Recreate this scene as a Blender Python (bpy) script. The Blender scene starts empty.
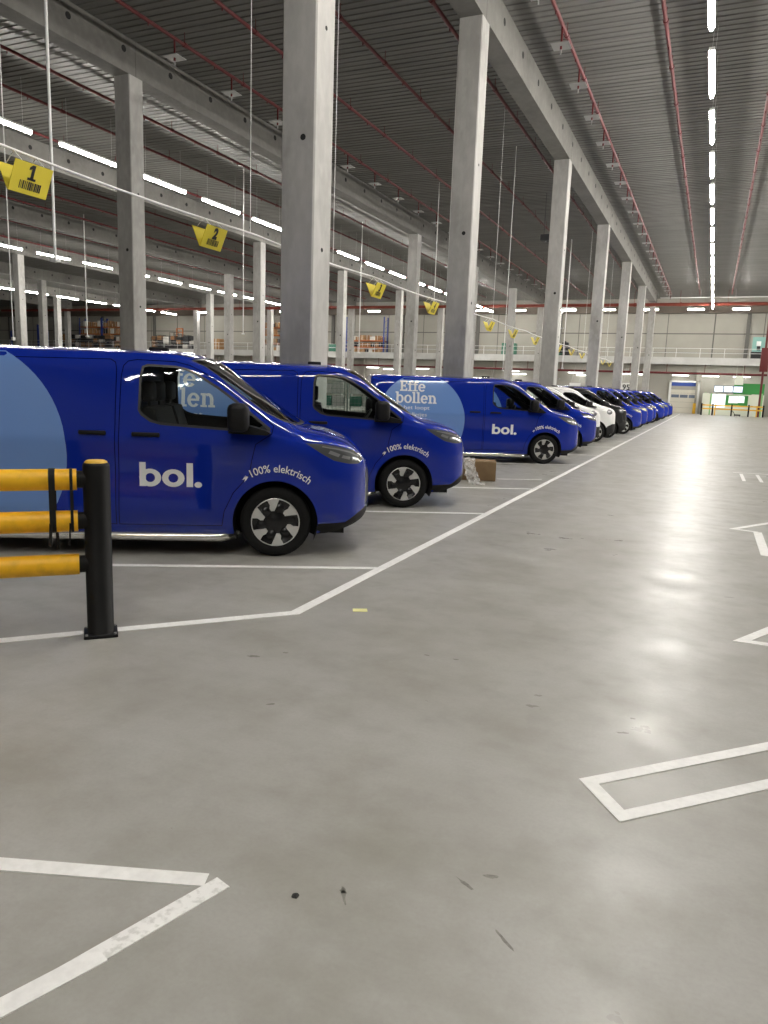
import bpy, bmesh, math, random
import numpy as np
from mathutils import Vector, Matrix
from mathutils.geometry import delaunay_2d_cdt

random.seed(7)
SC = bpy.context.scene
COL = SC.collection
PI = math.pi

# ------------------------------------------------------------------ helpers
ORD = ['first', 'second', 'third', 'fourth', 'fifth', 'sixth', 'seventh', 'eighth', 'ninth', 'tenth', 'eleventh',
       'twelfth', 'thirteenth', 'fourteenth', 'fifteenth', 'sixteenth', 'seventeenth', 'eighteenth', 'nineteenth',
       'twentieth', 'twenty-first', 'twenty-second', 'twenty-third', 'twenty-fourth', 'twenty-fifth', 'twenty-sixth']


class MB:
    """collects faces of one mesh"""
    def __init__(self):
        self.v = []; self.f = []; self.m = []; self.s = []

    def add(self, verts, faces, mi=0, smooth=False):
        o = len(self.v)
        self.v += [tuple(p) for p in verts]
        for f in faces:
            self.f.append(tuple(i + o for i in f)); self.m.append(mi); self.s.append(smooth)
        return self

    def box(self, a, b, mi=0, ch=0.0, axis=None):
        x0, y0, z0 = a; x1, y1, z1 = b
        if ch <= 0:
            V = [(x0, y0, z0), (x1, y0, z0), (x1, y1, z0), (x0, y1, z0), (x0, y0, z1), (x1, y0, z1), (x1, y1, z1), (x0, y1, z1)]
            F = [(0, 3, 2, 1), (4, 5, 6, 7), (0, 1, 5, 4), (1, 2, 6, 5), (2, 3, 7, 6), (3, 0, 4, 7)]
            return self.add(V, F, mi)
        if axis == 'z':      # vertical edges chamfered only
            P = [(x0 + ch, y0), (x1 - ch, y0), (x1, y0 + ch), (x1, y1 - ch), (x1 - ch, y1), (x0 + ch, y1), (x0, y1 - ch), (x0, y0 + ch)]
            V = [(x, y, z0) for x, y in P] + [(x, y, z1) for x, y in P]
        elif axis == 'y':
            P = [(x0 + ch, z0), (x1 - ch, z0), (x1, z0 + ch), (x1, z1 - ch), (x1 - ch, z1), (x0 + ch, z1), (x0, z1 - ch), (x0, z0 + ch)]
            V = [(x, y1, z) for x, z in P] + [(x, y0, z) for x, z in P]
        else:                # all edges
            bm = bmesh.new()
            bmesh.ops.create_cube(bm, size=1)
            for q in bm.verts:
                q.co = Vector(((x0 + x1) / 2 + q.co.x * (x1 - x0), (y0 + y1) / 2 + q.co.y * (y1 - y0), (z0 + z1) / 2 + q.co.z * (z1 - z0)))
            bmesh.ops.bevel(bm, geom=bm.edges[:], offset=ch, segments=2, profile=.5, affect='EDGES')
            bm.verts.index_update()
            V = [q.co[:] for q in bm.verts]; F = [[q.index for q in f.verts] for f in bm.faces]
            bm.free()
            return self.add(V, F, mi, True)
        F = [tuple(range(7, -1, -1)), tuple(range(8, 16))] + [(i, (i + 1) % 8, 8 + (i + 1) % 8, 8 + i) for i in range(8)]
        return self.add(V, F, mi)

    def frame(self, d):
        d = Vector(d).normalized()
        u = Vector((0, 0, 1)) if abs(d.z) < .9 else Vector((1, 0, 0))
        a = d.cross(u).normalized(); b = a.cross(d).normalized()
        return d, a, b

    def bar(self, p, q, w, h, mi=0):
        p = Vector(p); q = Vector(q); d, a, b = self.frame(q - p)
        V = [e + a * (sx * w / 2) + b * (sz * h / 2) for e in (p, q) for sx, sz in ((-1, -1), (1, -1), (1, 1), (-1, 1))]
        F = [(0, 3, 2, 1), (4, 5, 6, 7), (0, 1, 5, 4), (1, 2, 6, 5), (2, 3, 7, 6), (3, 0, 4, 7)]
        return self.add(V, F, mi)

    def cyl(self, p, q, r, n=12, mi=0, r2=None, caps=True):
        p = Vector(p); q = Vector(q); r2 = r if r2 is None else r2
        d, a, b = self.frame(q - p)
        V = []
        for e, rr in ((p, r), (q, r2)):
            V += [e + (a * math.cos(2 * PI * i / n) + b * math.sin(2 * PI * i / n)) * rr for i in range(n)]
        self.add(V, [(i, (i + 1) % n, n + (i + 1) % n, n + i) for i in range(n)], mi, True)
        if caps:
            self.add(V[:n], [tuple(range(n - 1, -1, -1))], mi); self.add(V[n:], [tuple(range(n))], mi)
        return self

    def tube(self, pts, r, n=8, mi=0):
        pts = [Vector(p) for p in pts]; rings = []
        for i, p in enumerate(pts):
            d = (pts[min(i + 1, len(pts) - 1)] - pts[max(i - 1, 0)])
            d, a, b = self.frame(d)
            rings.append([p + (a * math.cos(2 * PI * k / n) + b * math.sin(2 * PI * k / n)) * r for k in range(n)])
        V = [v for R in rings for v in R]; F = []
        for i in range(len(pts) - 1):
            F += [(i * n + k, i * n + (k + 1) % n, (i + 1) * n + (k + 1) % n, (i + 1) * n + k) for k in range(n)]
        self.add(V, F, mi, True)
        self.add(rings[0], [tuple(range(n - 1, -1, -1))], mi); self.add(rings[-1], [tuple(range(n))], mi)
        return self

    def lathe(self, prof, c, axis='y', n=40, mi=0):
        """prof: list of (radius, offset along axis)"""
        V = []
        for r, h in prof:
            for k in range(n):
                a = 2 * PI * k / n
                if axis == 'y': V.append((c[0] + r * math.cos(a), c[1] + h, c[2] + r * math.sin(a)))
                else: V.append((c[0] + r * math.cos(a), c[1] + r * math.sin(a), c[2] + h))
        F = []
        for i in range(len(prof) - 1):
            F += [(i * n + k, i * n + (k + 1) % n, (i + 1) * n + (k + 1) % n, (i + 1) * n + k) for k in range(n)]
        return self.add(V, F, mi, True)

    def prism(self, poly, fn, t0, t1, mi=0):
        """extrude a 2D outline; fn(a,b,t) -> point"""
        n = len(poly)
        V = [fn(a, b, t0) for a, b in poly] + [fn(a, b, t1) for a, b in poly]
        return self.add(V, [tuple(range(n - 1, -1, -1)), tuple(range(n, 2 * n))] + [(i, (i + 1) % n, n + (i + 1) % n, n + i) for i in range(n)], mi)

    def build(self, name, mats, parent=None, fix=True):
        me = bpy.data.meshes.new(name)
        me.from_pydata(self.v, [], self.f)
        for m in (mats if isinstance(mats, (list, tuple)) else [mats]): me.materials.append(m)
        me.polygons.foreach_set('material_index', self.m)
        me.polygons.foreach_set('use_smooth', self.s)
        if fix:
            bm = bmesh.new(); bm.from_mesh(me); bmesh.ops.recalc_face_normals(bm, faces=bm.faces[:]); bm.to_mesh(me); bm.free()
        me.update()
        o = bpy.data.objects.new(name, me); COL.objects.link(o)
        if parent: o.parent = parent
        return o


def tag(o, label=None, cat=None, group=None, kind=None):
    if label: o['label'] = label
    if cat: o['category'] = cat
    if group: o['group'] = group
    if kind: o['kind'] = kind
    return o


def empty(name, loc=(0, 0, 0), rz=0.0):
    o = bpy.data.objects.new(name, None); COL.objects.link(o)
    o.empty_display_size = .2
    o.location = loc; o.rotation_euler = (0, 0, rz)
    return o


def copy_tree(o, parent=None):
    c = o.copy(); COL.objects.link(c)
    if parent: c.parent = parent
    for ch in list(o.children): copy_tree(ch, c)
    return c


# ---------------------------------------------------------------- materials
def mat(name, col, rough=.5, metal=0., coat=0., emit=None, es=0., spec=.5):
    m = bpy.data.materials.new(name); m.use_nodes = True
    b = m.node_tree.nodes['Principled BSDF']
    b.inputs['Base Color'].default_value = (*col, 1); b.inputs['Roughness'].default_value = rough
    b.inputs['Metallic'].default_value = metal; b.inputs['Coat Weight'].default_value = coat
    b.inputs['Coat Roughness'].default_value = .04
    b.inputs['Specular IOR Level'].default_value = spec
    if emit:
        b.inputs['Emission Color'].default_value = (*emit, 1); b.inputs['Emission Strength'].default_value = es
    return m


def noise_mat(name, c0, c1, scale=3., rough=(.5, .6), stretch=(1, 1, 1), detail=6., bump=0., lo=.35, hi=.65, metal=0., coat=0., c2=None, scale2=40., f2=.3):
    m = mat(name, c0, rough[0], metal, coat); nt = m.node_tree; N = nt.nodes; L = nt.links
    b = N['Principled BSDF']
    g = N.new('ShaderNodeNewGeometry'); mp = N.new('ShaderNodeMapping'); mp.inputs['Scale'].default_value = stretch
    L.new(g.outputs['Position'], mp.inputs['Vector'])
    n = N.new('ShaderNodeTexNoise'); n.inputs['Scale'].default_value = scale; n.inputs['Detail'].default_value = detail; n.inputs['Roughness'].default_value = .6
    L.new(mp.outputs[0], n.inputs['Vector'])
    r = N.new('ShaderNodeValToRGB'); r.color_ramp.elements[0].position = lo; r.color_ramp.elements[1].position = hi
    r.color_ramp.elements[0].color = (*c0, 1); r.color_ramp.elements[1].color = (*c1, 1)
    L.new(n.outputs['Fac'], r.inputs[0]); out = r.outputs[0]
    if c2:
        n2 = N.new('ShaderNodeTexNoise'); n2.inputs['Scale'].default_value = scale2; n2.inputs['Detail'].default_value = 5
        L.new(mp.outputs[0], n2.inputs['Vector'])
        mr = N.new('ShaderNodeMapRange'); mr.inputs[1].default_value = .45; mr.inputs[2].default_value = .75; mr.inputs[3].default_value = 0; mr.inputs[4].default_value = f2
        L.new(n2.outputs['Fac'], mr.inputs[0])
        mx = N.new('ShaderNodeMix'); mx.data_type = 'RGBA'; mx.inputs[7].default_value = (*c2, 1)
        L.new(mr.outputs[0], mx.inputs[0]); L.new(out, mx.inputs[6]); out = mx.outputs[2]
    L.new(out, b.inputs['Base Color'])
    mr = N.new('ShaderNodeMapRange'); mr.inputs[1].default_value = .3; mr.inputs[2].default_value = .7
    mr.inputs[3].default_value = rough[0]; mr.inputs[4].default_value = rough[1]
    L.new(n.outputs['Fac'], mr.inputs[0]); L.new(mr.outputs[0], b.inputs['Roughness'])
    if bump:
        bp = N.new('ShaderNodeBump'); bp.inputs['Strength'].default_value = bump; bp.inputs['Distance'].default_value = .01
        L.new(n.outputs['Fac'], bp.inputs['Height']); L.new(bp.outputs[0], b.inputs['Normal'])
    return m


def glass_mat(name, tint, refl=.9, ior=1.5):
    m = bpy.data.materials.new(name); m.use_nodes = True; nt = m.node_tree; N = nt.nodes; L = nt.links
    N.remove(N['Principled BSDF'])
    t = N.new('ShaderNodeBsdfTransparent'); t.inputs[0].default_value = (*tint, 1)
    g = N.new('ShaderNodeBsdfGlossy'); g.inputs['Roughness'].default_value = .02; g.inputs[0].default_value = (refl, refl, refl, 1)
    f = N.new('ShaderNodeFresnel'); f.inputs[0].default_value = ior
    x = N.new('ShaderNodeMixShader'); L.new(f.outputs[0], x.inputs[0]); L.new(t.outputs[0], x.inputs[1]); L.new(g.outputs[0], x.inputs[2])
    L.new(x.outputs[0], N['Material Output'].inputs[0])
    return m


def paint_mat(name, col, rough=.3):
    """car paint outside, black trim on the back of the panel"""
    m = mat(name, col, rough, 0, 1.0); nt = m.node_tree; N = nt.nodes; L = nt.links
    b = N['Principled BSDF']; b.inputs['Coat Roughness'].default_value = .02; b.inputs['Specular IOR Level'].default_value = 0.0
    d = N.new('ShaderNodeBsdfDiffuse'); d.inputs[0].default_value = (.03, .03, .032, 1)
    g = N.new('ShaderNodeNewGeometry'); x = N.new('ShaderNodeMixShader')
    L.new(g.outputs['Backfacing'], x.inputs[0]); L.new(b.outputs[0], x.inputs[1]); L.new(d.outputs[0], x.inputs[2])
    L.new(x.outputs[0], N['Material Output'].inputs[0])
    return m


M = {}
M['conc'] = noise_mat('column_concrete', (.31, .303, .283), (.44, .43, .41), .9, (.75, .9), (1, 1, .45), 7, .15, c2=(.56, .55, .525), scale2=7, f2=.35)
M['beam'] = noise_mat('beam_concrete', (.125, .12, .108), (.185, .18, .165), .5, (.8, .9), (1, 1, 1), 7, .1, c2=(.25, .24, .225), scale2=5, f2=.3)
M['deck'] = noise_mat('roof_deck', (.125, .122, .114), (.195, .191, .180), .8, (.5, .65), (.35, 5, 1), 7, 0)
M['dark'] = mat('dark_recess', (.015, .015, .015), .9)
M['line'] = noise_mat('line_paint', (.80, .79, .77), (.88, .87, .85), 9, (.5, .6), c2=(.6, .59, .57), scale2=28, f2=.35)
M['worn'] = noise_mat('worn_line_paint', (.64, .63, .605), (.84, .83, .81), 30, (.5, .6), lo=.36, hi=.50)
M['wallp'] = noise_mat('wall_panel', (.33, .318, .275), (.38, .367, .32), .3, (.55, .65))
M['walld'] = mat('grey_wall', (.22, .215, .205), .8)
M['joint'] = mat('panel_joint', (.12, .115, .105), .7)
M['steel_brown'] = mat('girder_steel', (.15, .125, .10), .6)
M['pipe'] = mat('red_pipe_paint', (.11, .008, .010), .45)
M['pipe_b'] = mat('orange_red_pipe_paint', (.19, .034, .02), .45)
M['galv'] = mat('galvanised_steel', (.34, .34, .33), .5, .3)
M['white'] = mat('white_enamel', (.78, .78, .76), .45)
M['lamp'] = mat('lamp_diffuser', (.9, .9, .9), .4, emit=(1, .965, .90), es=26.)
M['lamp_fill'] = mat('fill_lamp_diffuser', (.9, .9, .9), .4, emit=(1, .965, .90), es=75.)  # stronger glow for the added lamp row out of view
M['lamp_b'] = mat('small_lamp_diffuser', (.9, .9, .9), .4, emit=(1, .98, .94), es=3.2)
M['yellow_rail'] = noise_mat('yellow_rail', (.92, .47, .006), (.95, .52, .010), 4, (.4, .55), c2=(.42, .22, .01), scale2=14, f2=.35)
M['yellow_sign'] = mat('yellow_sign_card', (.66, .54, .035), .5)
M['yellow_cap'] = mat('yellow_cap', (.70, .42, .05), .5)
M['black_rubber'] = noise_mat('black_plastic_post', (.004, .004, .004), (.008, .0078, .0075), 6, (.5, .62))
M['strap'] = mat('black_strap', (.012, .012, .012), .7)
M['ink'] = mat('black_ink', (.012, .012, .012), .6)
M['blue'] = paint_mat('royal_blue_paint', (.0055, .023, .285))
M['vwhite'] = paint_mat('white_paint', (.78, .78, .77))
M['vdark'] = paint_mat('graphite_paint', (.016, .017, .018))
M['trim'] = mat('black_trim', (.012, .012, .012), .35)
M['plastic'] = noise_mat('grained_black_plastic', (.008, .008, .0085), (.012, .012, .0125), 60, (.5, .6))
M['gap'] = mat('panel_gap', (.001, .0015, .01), .9, spec=0)
M['glass'] = glass_mat('window_glass', (.80, .85, .83), 1.0, 1.45)
M['wglass'] = glass_mat('windscreen_glass', (.55, .60, .57), 1.0, 1.5)
M['lens'] = mat('headlamp_lens', (.10, .105, .11), .12, .3, 1.)
M['drl'] = mat('headlamp_reflector', (.42, .43, .44), .2, .6)
M['decal'] = mat('light_blue_decal', (.14, .27, .60), .3, 0, .8)
M['dwhite'] = mat('white_decal', (.80, .81, .82), .35, 0, .6)
M['tyre'] = noise_mat('tyre_rubber', (.006, .006, .006), (.011, .011, .011), 30, (.7, .85))
M['rimd'] = mat('gloss_black_alloy', (.012, .012, .013), .25, .2)
M['rims'] = mat('machined_alloy', (.72, .72, .71), .28, .75)
M['chrome'] = mat('polished_side_bar', (.80, .78, .74), .18, .9)
M['under'] = mat('underbody_black', (.008, .008, .008), .9)
M['seat'] = mat('seat_fabric', (.022, .022, .024), .8)
M['dash'] = mat('dashboard_plastic', (.018, .018, .019), .55)
M['card'] = noise_mat('corrugated_card', (.19, .122, .06), (.225, .148, .075), 5, (.8, .9))
M['film'] = mat('clear_film', (.85, .85, .83), .15, 0, .5)
M['film'].node_tree.nodes['Principled BSDF'].inputs['Alpha'].default_value = .42
M['note'] = mat('yellow_paper', (.80, .78, .36), .7)
M['leaf'] = mat('dark_rubber_scrap', (.012, .012, .011), .8)
M['concw'] = noise_mat('mezzanine_concrete', (.50, .50, .48), (.60, .60, .58), .8, (.8, .9))
M['door'] = mat('dock_door_panel', (.66, .63, .54), .5)
M['dblue'] = mat('blue_header', (.035, .075, .30), .5)
M['dgrey'] = mat('smoked_pane', (.15, .18, .24), .2)
M['green'] = mat('green_cladding', (.035, .26, .055), .5)
M['greenl'] = mat('light_green_cladding', (.25, .50, .22), .5)
M['offw'] = mat('office_white', (.74, .77, .66), .5)
M['lit'] = mat('lit_office_window', (.7, .8, .9), .3, emit=(.75, .9, 1.), es=.30)
M['dgreen'] = mat('green_crate_plastic', (.045, .17, .115), .6)
M['teal'] = mat('teal_poster', (.22, .42, .38), .6)
M['rackb'] = mat('blue_rack_steel', (.025, .05, .24), .5)
M['rackd'] = mat('dark_rack_steel', (.03, .03, .034), .5)
M['orange'] = mat('orange_beam_paint', (.42, .13, .035), .5)
M['carta'] = mat('carton_a', (.36, .21, .10), .85)
M['cartb'] = mat('carton_b', (.28, .15, .07), .85)
M['cartw'] = mat('carton_white', (.62, .60, .56), .8)
M['totb'] = mat('black_tote', (.016, .016, .018), .6)
M['cagewire'] = mat('cage_wire', (.24, .30, .27), .45, .5)
M['guardy'] = mat('yellow_guard', (.80, .45, .02), .5)


for k_ in ('plastic', 'tyre', 'black_rubber', 'strap'): M[k_].node_tree.nodes['Principled BSDF'].inputs['Specular IOR Level'].default_value = .22


# floor: power-floated concrete, semi-gloss, mottled
def floor_material():
    m = mat('polished_concrete_floor', (.3, .3, .3), .3); nt = m.node_tree; N = nt.nodes; L = nt.links; b = N['Principled BSDF']
    g = N.new('ShaderNodeNewGeometry')

    def noise(sc, st=(1, 1, 1), det=6, rough=.6, dist=0.):
        mp = N.new('ShaderNodeMapping'); mp.inputs['Scale'].default_value = st; L.new(g.outputs['Position'], mp.inputs[0])
        n = N.new('ShaderNodeTexNoise'); n.inputs['Scale'].default_value = sc; n.inputs['Detail'].default_value = det
        n.inputs['Roughness'].default_value = rough; n.inputs['Distortion'].default_value = dist
        L.new(mp.outputs[0], n.inputs['Vector']); return n.outputs['Fac']

    def rng(s, a, c, d, e):
        r = N.new('ShaderNodeMapRange'); r.inputs[1].default_value = a; r.inputs[2].default_value = c; r.inputs[3].default_value = d; r.inputs[4].default_value = e
        L.new(s, r.inputs[0]); return r.outputs[0]

    def mix(f, a, c, mode='MIX'):
        x = N.new('ShaderNodeMix'); x.data_type = 'RGBA'; x.blend_type = mode
        for s, i in ((f, 0), (a, 6), (c, 7)):
            if hasattr(s, 'links'): L.new(s, x.inputs[i])
            elif i == 0: x.inputs[0].default_value = s
            else: x.inputs[i].default_value = (*s, 1)
        return x.outputs[2]
    big = noise(.35, (1, 1, 1), 5)
    mid = noise(1.6, (1, 1, 1), 8, .62)
    mid2 = noise(4.5, (1, 1, 1), 7, .6)
    fine = noise(60, (1, 1, 1), 3)
    scr = noise(2.2, (.22, 1, 1), 5, .6)
    c = mix(rng(big, .36, .64, 0, 1), (.345, .334, .304), (.39, .381, .358))
    c = mix(rng(mid, .44, .68, 0, .60), c, (.235, .22, .182))
    c = mix(rng(mid2, .50, .75, 0, .35), c, (.26, .248, .22))
    c = mix(rng(scr, .48, .72, 0, .35), c, (.47, .465, .445))
    c = mix(rng(fine, .40, .75, 0, .22), c, (.26, .252, .23))
    L.new(c, b.inputs['Base Color'])
    r = N.new('ShaderNodeMath'); r.operation = 'ADD'
    L.new(rng(mid2, .3, .7, .24, .35), r.inputs[0]); L.new(rng(scr, .3, .7, .0, .14), r.inputs[1]); L.new(r.outputs[0], b.inputs['Roughness'])
    bp = N.new('ShaderNodeBump'); bp.inputs['Strength'].default_value = .08; bp.inputs['Distance'].default_value = .004
    L.new(mid2, bp.inputs['Height']); L.new(bp.outputs[0], b.inputs['Normal'])
    b.inputs['Specular IOR Level'].default_value = .36
    return m


M['floor'] = floor_material()

# ------------------------------------------------------------ world + camera
W = bpy.data.worlds.new('hall_air'); SC.world = W; W.use_nodes = True
W.node_tree.nodes['Background'].inputs[0].default_value = (.5, .52, .55, 1)
W.node_tree.nodes['Background'].inputs[1].default_value = .05

R = np.array([[0.91523766, 0.09953369, -0.39042679], [0.40135052, -0.13992372, 0.90517352], [0.03546529, -0.98514689, -0.16801136]])
cd = bpy.data.cameras.new('camera'); cam = bpy.data.objects.new('camera', cd); COL.objects.link(cam)
cd.sensor_width = 36; cd.sensor_fit = 'VERTICAL'; cd.sensor_height = 36; cd.lens = 742. / 1024 * 36
cd.clip_start = .05; cd.clip_end = 400
mw = Matrix.Identity(4)
for i in range(3):
    mw[i][0] = R[i, 0]; mw[i][1] = -R[i, 1]; mw[i][2] = -R[i, 2]
mw[2][3] = 1.70
cam.matrix_world = mw
SC.camera = cam
SC.view_settings.view_transform = 'Standard'; SC.view_settings.look = 'None'
SC.view_settings.gamma = 1; SC.view_settings.use_curve_mapping = False
SC.view_settings.exposure = 2.66
SC.cycles.use_denoising = True
SC.cycles.max_bounces = 10; SC.cycles.transparent_max_bounces = 16
SC.cycles.sample_clamp_indirect = 6.0

# ------------------------------------------------------------------- setting
X0, X1, Y0, YE = -106., 33., -16., 85.
ZC, ZS, ZL = 11.67, 10.66, 10.0      # roof deck, beam soffit, lamp height
fl = MB().box((X0, Y0, -.3), (X1, YE, 0)).build('floor', M['floor']); tag(fl, 'grey power-floated concrete floor of the hall', 'floor', kind='structure')

c = MB(); P = .30; prof = []
y = Y0
while y < YE:
    prof += [(y, ZC), (y + .17, ZC), (y + .19, ZC + .028), (y + .28, ZC + .028)]; y += P
V = [(x, yy, zz) for x in (X0, X1) for yy, zz in prof]; n = len(prof)
c.add(V, [(i, i + 1, n + i + 1, n + i) for i in range(n - 1)])
c.box((X0, Y0, ZC + .25), (X1, YE, ZC + .3))
tag(c.build('ceiling', M['deck']), 'grey ribbed steel roof deck', 'ceiling', kind='structure')


def wall(name, a, b, label):
    return tag(MB().box(a, b).build(name, M['wallp' if label[0] == 'c' else 'walld']), label, 'wall', kind='structure')


wb = wall('wall_back', (X0, YE, 0), (X1, YE + .3, ZC + .5), 'cream panelled wall at the far end')
wall('wall_right', (X1, Y0, 0), (X1 + .3, YE, ZC + .5), 'plain panelled wall on the right')
wall('wall_left', (X0 - .3, Y0, 0), (X0, YE, ZC + .5), 'plain panelled wall far to the left')
wall('wall_front', (X0, Y0 - .3, 0), (X1, Y0, ZC + .5), 'plain panelled wall behind the viewer')
# joints of the far wall's panels
j = MB()
j.box((X0, YE - .02, 8.05), (X1, YE, 8.15))
j.box((X0, YE - .02, 6.15), (X1, YE, 6.22))
for x in np.arange(-105.2, 30, 4.55):
    if abs(x + .55) > 1: j.box((x, YE - .02, 4.5), (x + .07, YE, 10.1))
for x in (-.62,):
    j.box((x, YE - .03, 4.5), (x + .12, YE, 10.1))
tag(j.build('trim_1', M['joint']), 'dark joints between the far wall panels', 'trim', kind='structure')
wr = wall('wall_rear', (X0, 82.3, 0), (X1, 82.5, 4.78), 'cream panelled wall under the mezzanine')
g = MB()
g.box((X0 + .05, YE - .45, 10.12), (X1 - .05, YE - .02, 10.85)); g.box((X0 + .05, YE - .7, 10.12), (X1 - .05, YE - .05, 10.2)); g.box((X0 + .05, YE - .7, 10.78), (X1 - .05, YE - .05, 10.86))
tag(g.build('wall_girder', M['steel_brown']), 'brown steel girder along the top of the far wall', 'beam', kind='thing')

# concrete rows: (x of the +X face); w = .6
CW = .6
COLX = [-6.03 - 11.0 * k for k in range(8)]
COLY = [18.95, 31.0, 43.1, 55.2, 67.3, 79.3]
ROWN = ['row beside the drive aisle', 'second row from the aisle', 'third row from the aisle', 'fourth row from the aisle', 'fifth row from the aisle',
        'sixth row from the aisle', 'seventh row from the aisle', 'eighth row from the aisle']


def column(x, y, h, label, w=CW):
    t = MB(); t.box((-w, 0, 0), (0, w, h), 0, .025, 'z')
    e = t
    for zz, s in ((5.6, 0), (7.3, 1), (3.9, 1)):
        if s: e.cyl((-.02, w * .5, zz), (.004, w * .5, zz), .035, 10, 1)
        else: e.cyl((-w * .35, .02, zz), (-w * .35, -.004, zz), .05, 10, 1)
    o = t.build('concrete_column', [M['conc'], M['dark']])
    o.location = (x, y, 0)
    return tag(o, label, 'column', 'concrete columns', 'thing')


column(-6.25, 11.15, ZS, 'broad concrete column rising behind the two nearest blue vans', .62)
for r, x in enumerate(COLX):
    k = 0
    for i, y in enumerate(COLY):
        if r == 0: lab = f'concrete column in the row beside the aisle, {ORD[i + 1]} from the viewer'
        else:
            if x / y < -1.33: continue          # beyond the left edge of the view
            lab = f'concrete column in the {ROWN[r]}, {ORD[k]} along it'
        column(x, y, ZS, lab); k += 1


def beam(x, label, ya=Y0 + .05, yb=80.2):
    t = MB(); t.box((x - CW, ya, ZS), (x, yb, ZC - .01), 0)
    for y in np.arange(ya + 1.1, yb, 2.1):
        t.cyl((x - .02, y, ZS + .62), (x + .006, y, ZS + .62), .095, 12, 1)
    for y in COLY[:-1]:
        t.box((x - .02, y + .28, ZS), (x + .004, y + .31, ZC - .02), 2)
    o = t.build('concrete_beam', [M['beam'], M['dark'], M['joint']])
    return tag(o, label, 'beam', 'concrete roof beams', 'thing')


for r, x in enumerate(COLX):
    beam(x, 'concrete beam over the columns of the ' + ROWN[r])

# floor markings ----------------------------------------------------------
def strip(pts, w, mi=0, z=.004, mb=None):
    mb = mb or MB()
    pts = [Vector((p[0], p[1])) for p in pts]; L_ = []; R_ = []
    for i, p in enumerate(pts):
        d1 = (p - pts[i - 1]).normalized() if i else (pts[1] - p).normalized()
        d2 = (pts[i + 1] - p).normalized() if i < len(pts) - 1 else d1
        n1 = Vector((-d1.y, d1.x)); n2 = Vector((-d2.y, d2.x)); b = (n1 + n2)
        b = b / max(b.length_squared, .15) * 2
        L_.append(p + b * w / 2); R_.append(p - b * w / 2)
    for i in range(len(pts) - 1):
        q = [R_[i], R_[i + 1], L_[i + 1], L_[i]]
        V = [(a.x, a.y, z) for a in q] + [(a.x, a.y, -.002) for a in q]
        mb.add(V, [(0, 1, 2, 3), (0, 4, 5, 1), (1, 5, 6, 2), (2, 6, 7, 3), (3, 7, 4, 0)], mi)
    return mb


def marking(pts, w, name='parking_line', m='line', z=.004):
    return strip(pts, w, 0, z).build(name, M[m], fl)


marking([(-6.6, .39), (-2.70, 4.65), (-2.72, 40), (-2.78, 78)], .088, 'boundary_line')
hd = Vector((math.cos(math.radians(29.)), math.sin(math.radians(29.))))
for i, (y, L_) in enumerate([(6.23, 6.), (9.86, 6.), (12.9, 6.), (17.97, 6.), (21.25, 6.), (24.9, 6)] + [(28.5 + 3.6 * k, 6.) for k in range(12)]):
    e = Vector((-2.74, y)); a = e - hd * L_
    marking([a, e], .075, z=.003)
marking([(-3.66, 13.93), (-2.9, 14.42)], .05, m='worn', z=.003)
# direction arrows taped on the aisle
marking([(-2.90, 1.36), (-1.43, 1.888)], .066, 'arrow_line')
marking([(-1.74, .86), (-1.545, 1.36), (-1.50, 1.48)], .07, 'arrow_line')
marking([(-1.545, 1.36), (-1.372, 1.905)], .07, 'arrow_line', 'worn', .0035)
marking([(1.75, 5.28), (-.335, 3.175), (-.17, 2.96), (1.95, 5.08)], .065, 'arrow_line')
marking([(1.00, 6.93), (.36, 5.665), (1.3, 5.70)], .075, 'arrow_line')
marking([(1.6, 12.72), (.42, 10.66), (.70, 10.58)], .075, 'arrow_line')
marking([(.70, 10.58), (.705, 9.0)], .10, 'arrow_line')
marking([(.60, 18.95), (1.6, 19.1)], .08, 'arrow_line')
marking([(.76, 18.7), (.768, 17.1)], .07, 'arrow_line')
marking([(1.09, 18.74), (1.10, 17.1)], .07, 'arrow_line')


# smudges and scuffs on the floor
def smudge(x, y, lx, ly, a, seed):
    rr = random.Random(seed); n = 14; ca, sa = math.cos(a), math.sin(a); V = [(x, y, .0015)]
    for k in range(n):
        t = 2 * PI * k / n; q = .55 + .6 * rr.random(); u, v = lx * q * math.cos(t), ly * q * math.sin(t)
        V.append((x + u * ca - v * sa, y + u * sa + v * ca, .0015))
    return MB().add(V, [(0, 1 + k, 1 + (k + 1) % n) for k in range(n)]).build('scuff_mark', M['scuff'], fl)


M['scuff'] = noise_mat('scuff_stain', (.13, .125, .105), (.25, .24, .21), 40, (.4, .6))
for q in [(-.985, 2.05, .022, .012, -.9, 1), (-.97, 2.025, .04, .008, -1.0, 2), (-.62, 2.27, .05, .008, -.5, 3), (-.42, 2.06, .06, .008, -.7, 4),
          (-2.47, 3.75, .045, .018, .2, 5), (-2.33, 3.9, .02, .012, .3, 6), (-1.52, 4.3, .025, .012, 0, 7), (-1.33, 4.32, .022, .012, .2, 8),
          (-.25, 3.75, .04, .012, .4, 9), (-.22, 3.95, .018, .010, .4, 10), (.3, 6.9, .05, .01, .1, 11), (-.55, 2.35, .03, .014, .2, 12), (-2.0, 3.2, .03, .012, .6, 13)]:
    smudge(*q)
t = MB(); V = []
for k in range(9):
    a = 2 * PI * k / 9; r_ = .011 + .006 * random.random(); V.append((r_ * math.cos(a), r_ * math.sin(a), .002 + .004 * random.random()))
t.add(V + [(0, 0, .007)] + [(v[0], v[1], .0005) for v in V], [(k, (k + 1) % 9, 9) for k in range(9)] + [(10 + k, 10 + (k + 1) % 9, (k + 1) % 9, k) for k in range(9)])
o = t.build('rubber_scrap', M['leaf']); o.location = (-1.118, 1.955, 0)
tag(o, 'small black scrap lying alone on the bare floor', 'debris')
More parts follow.
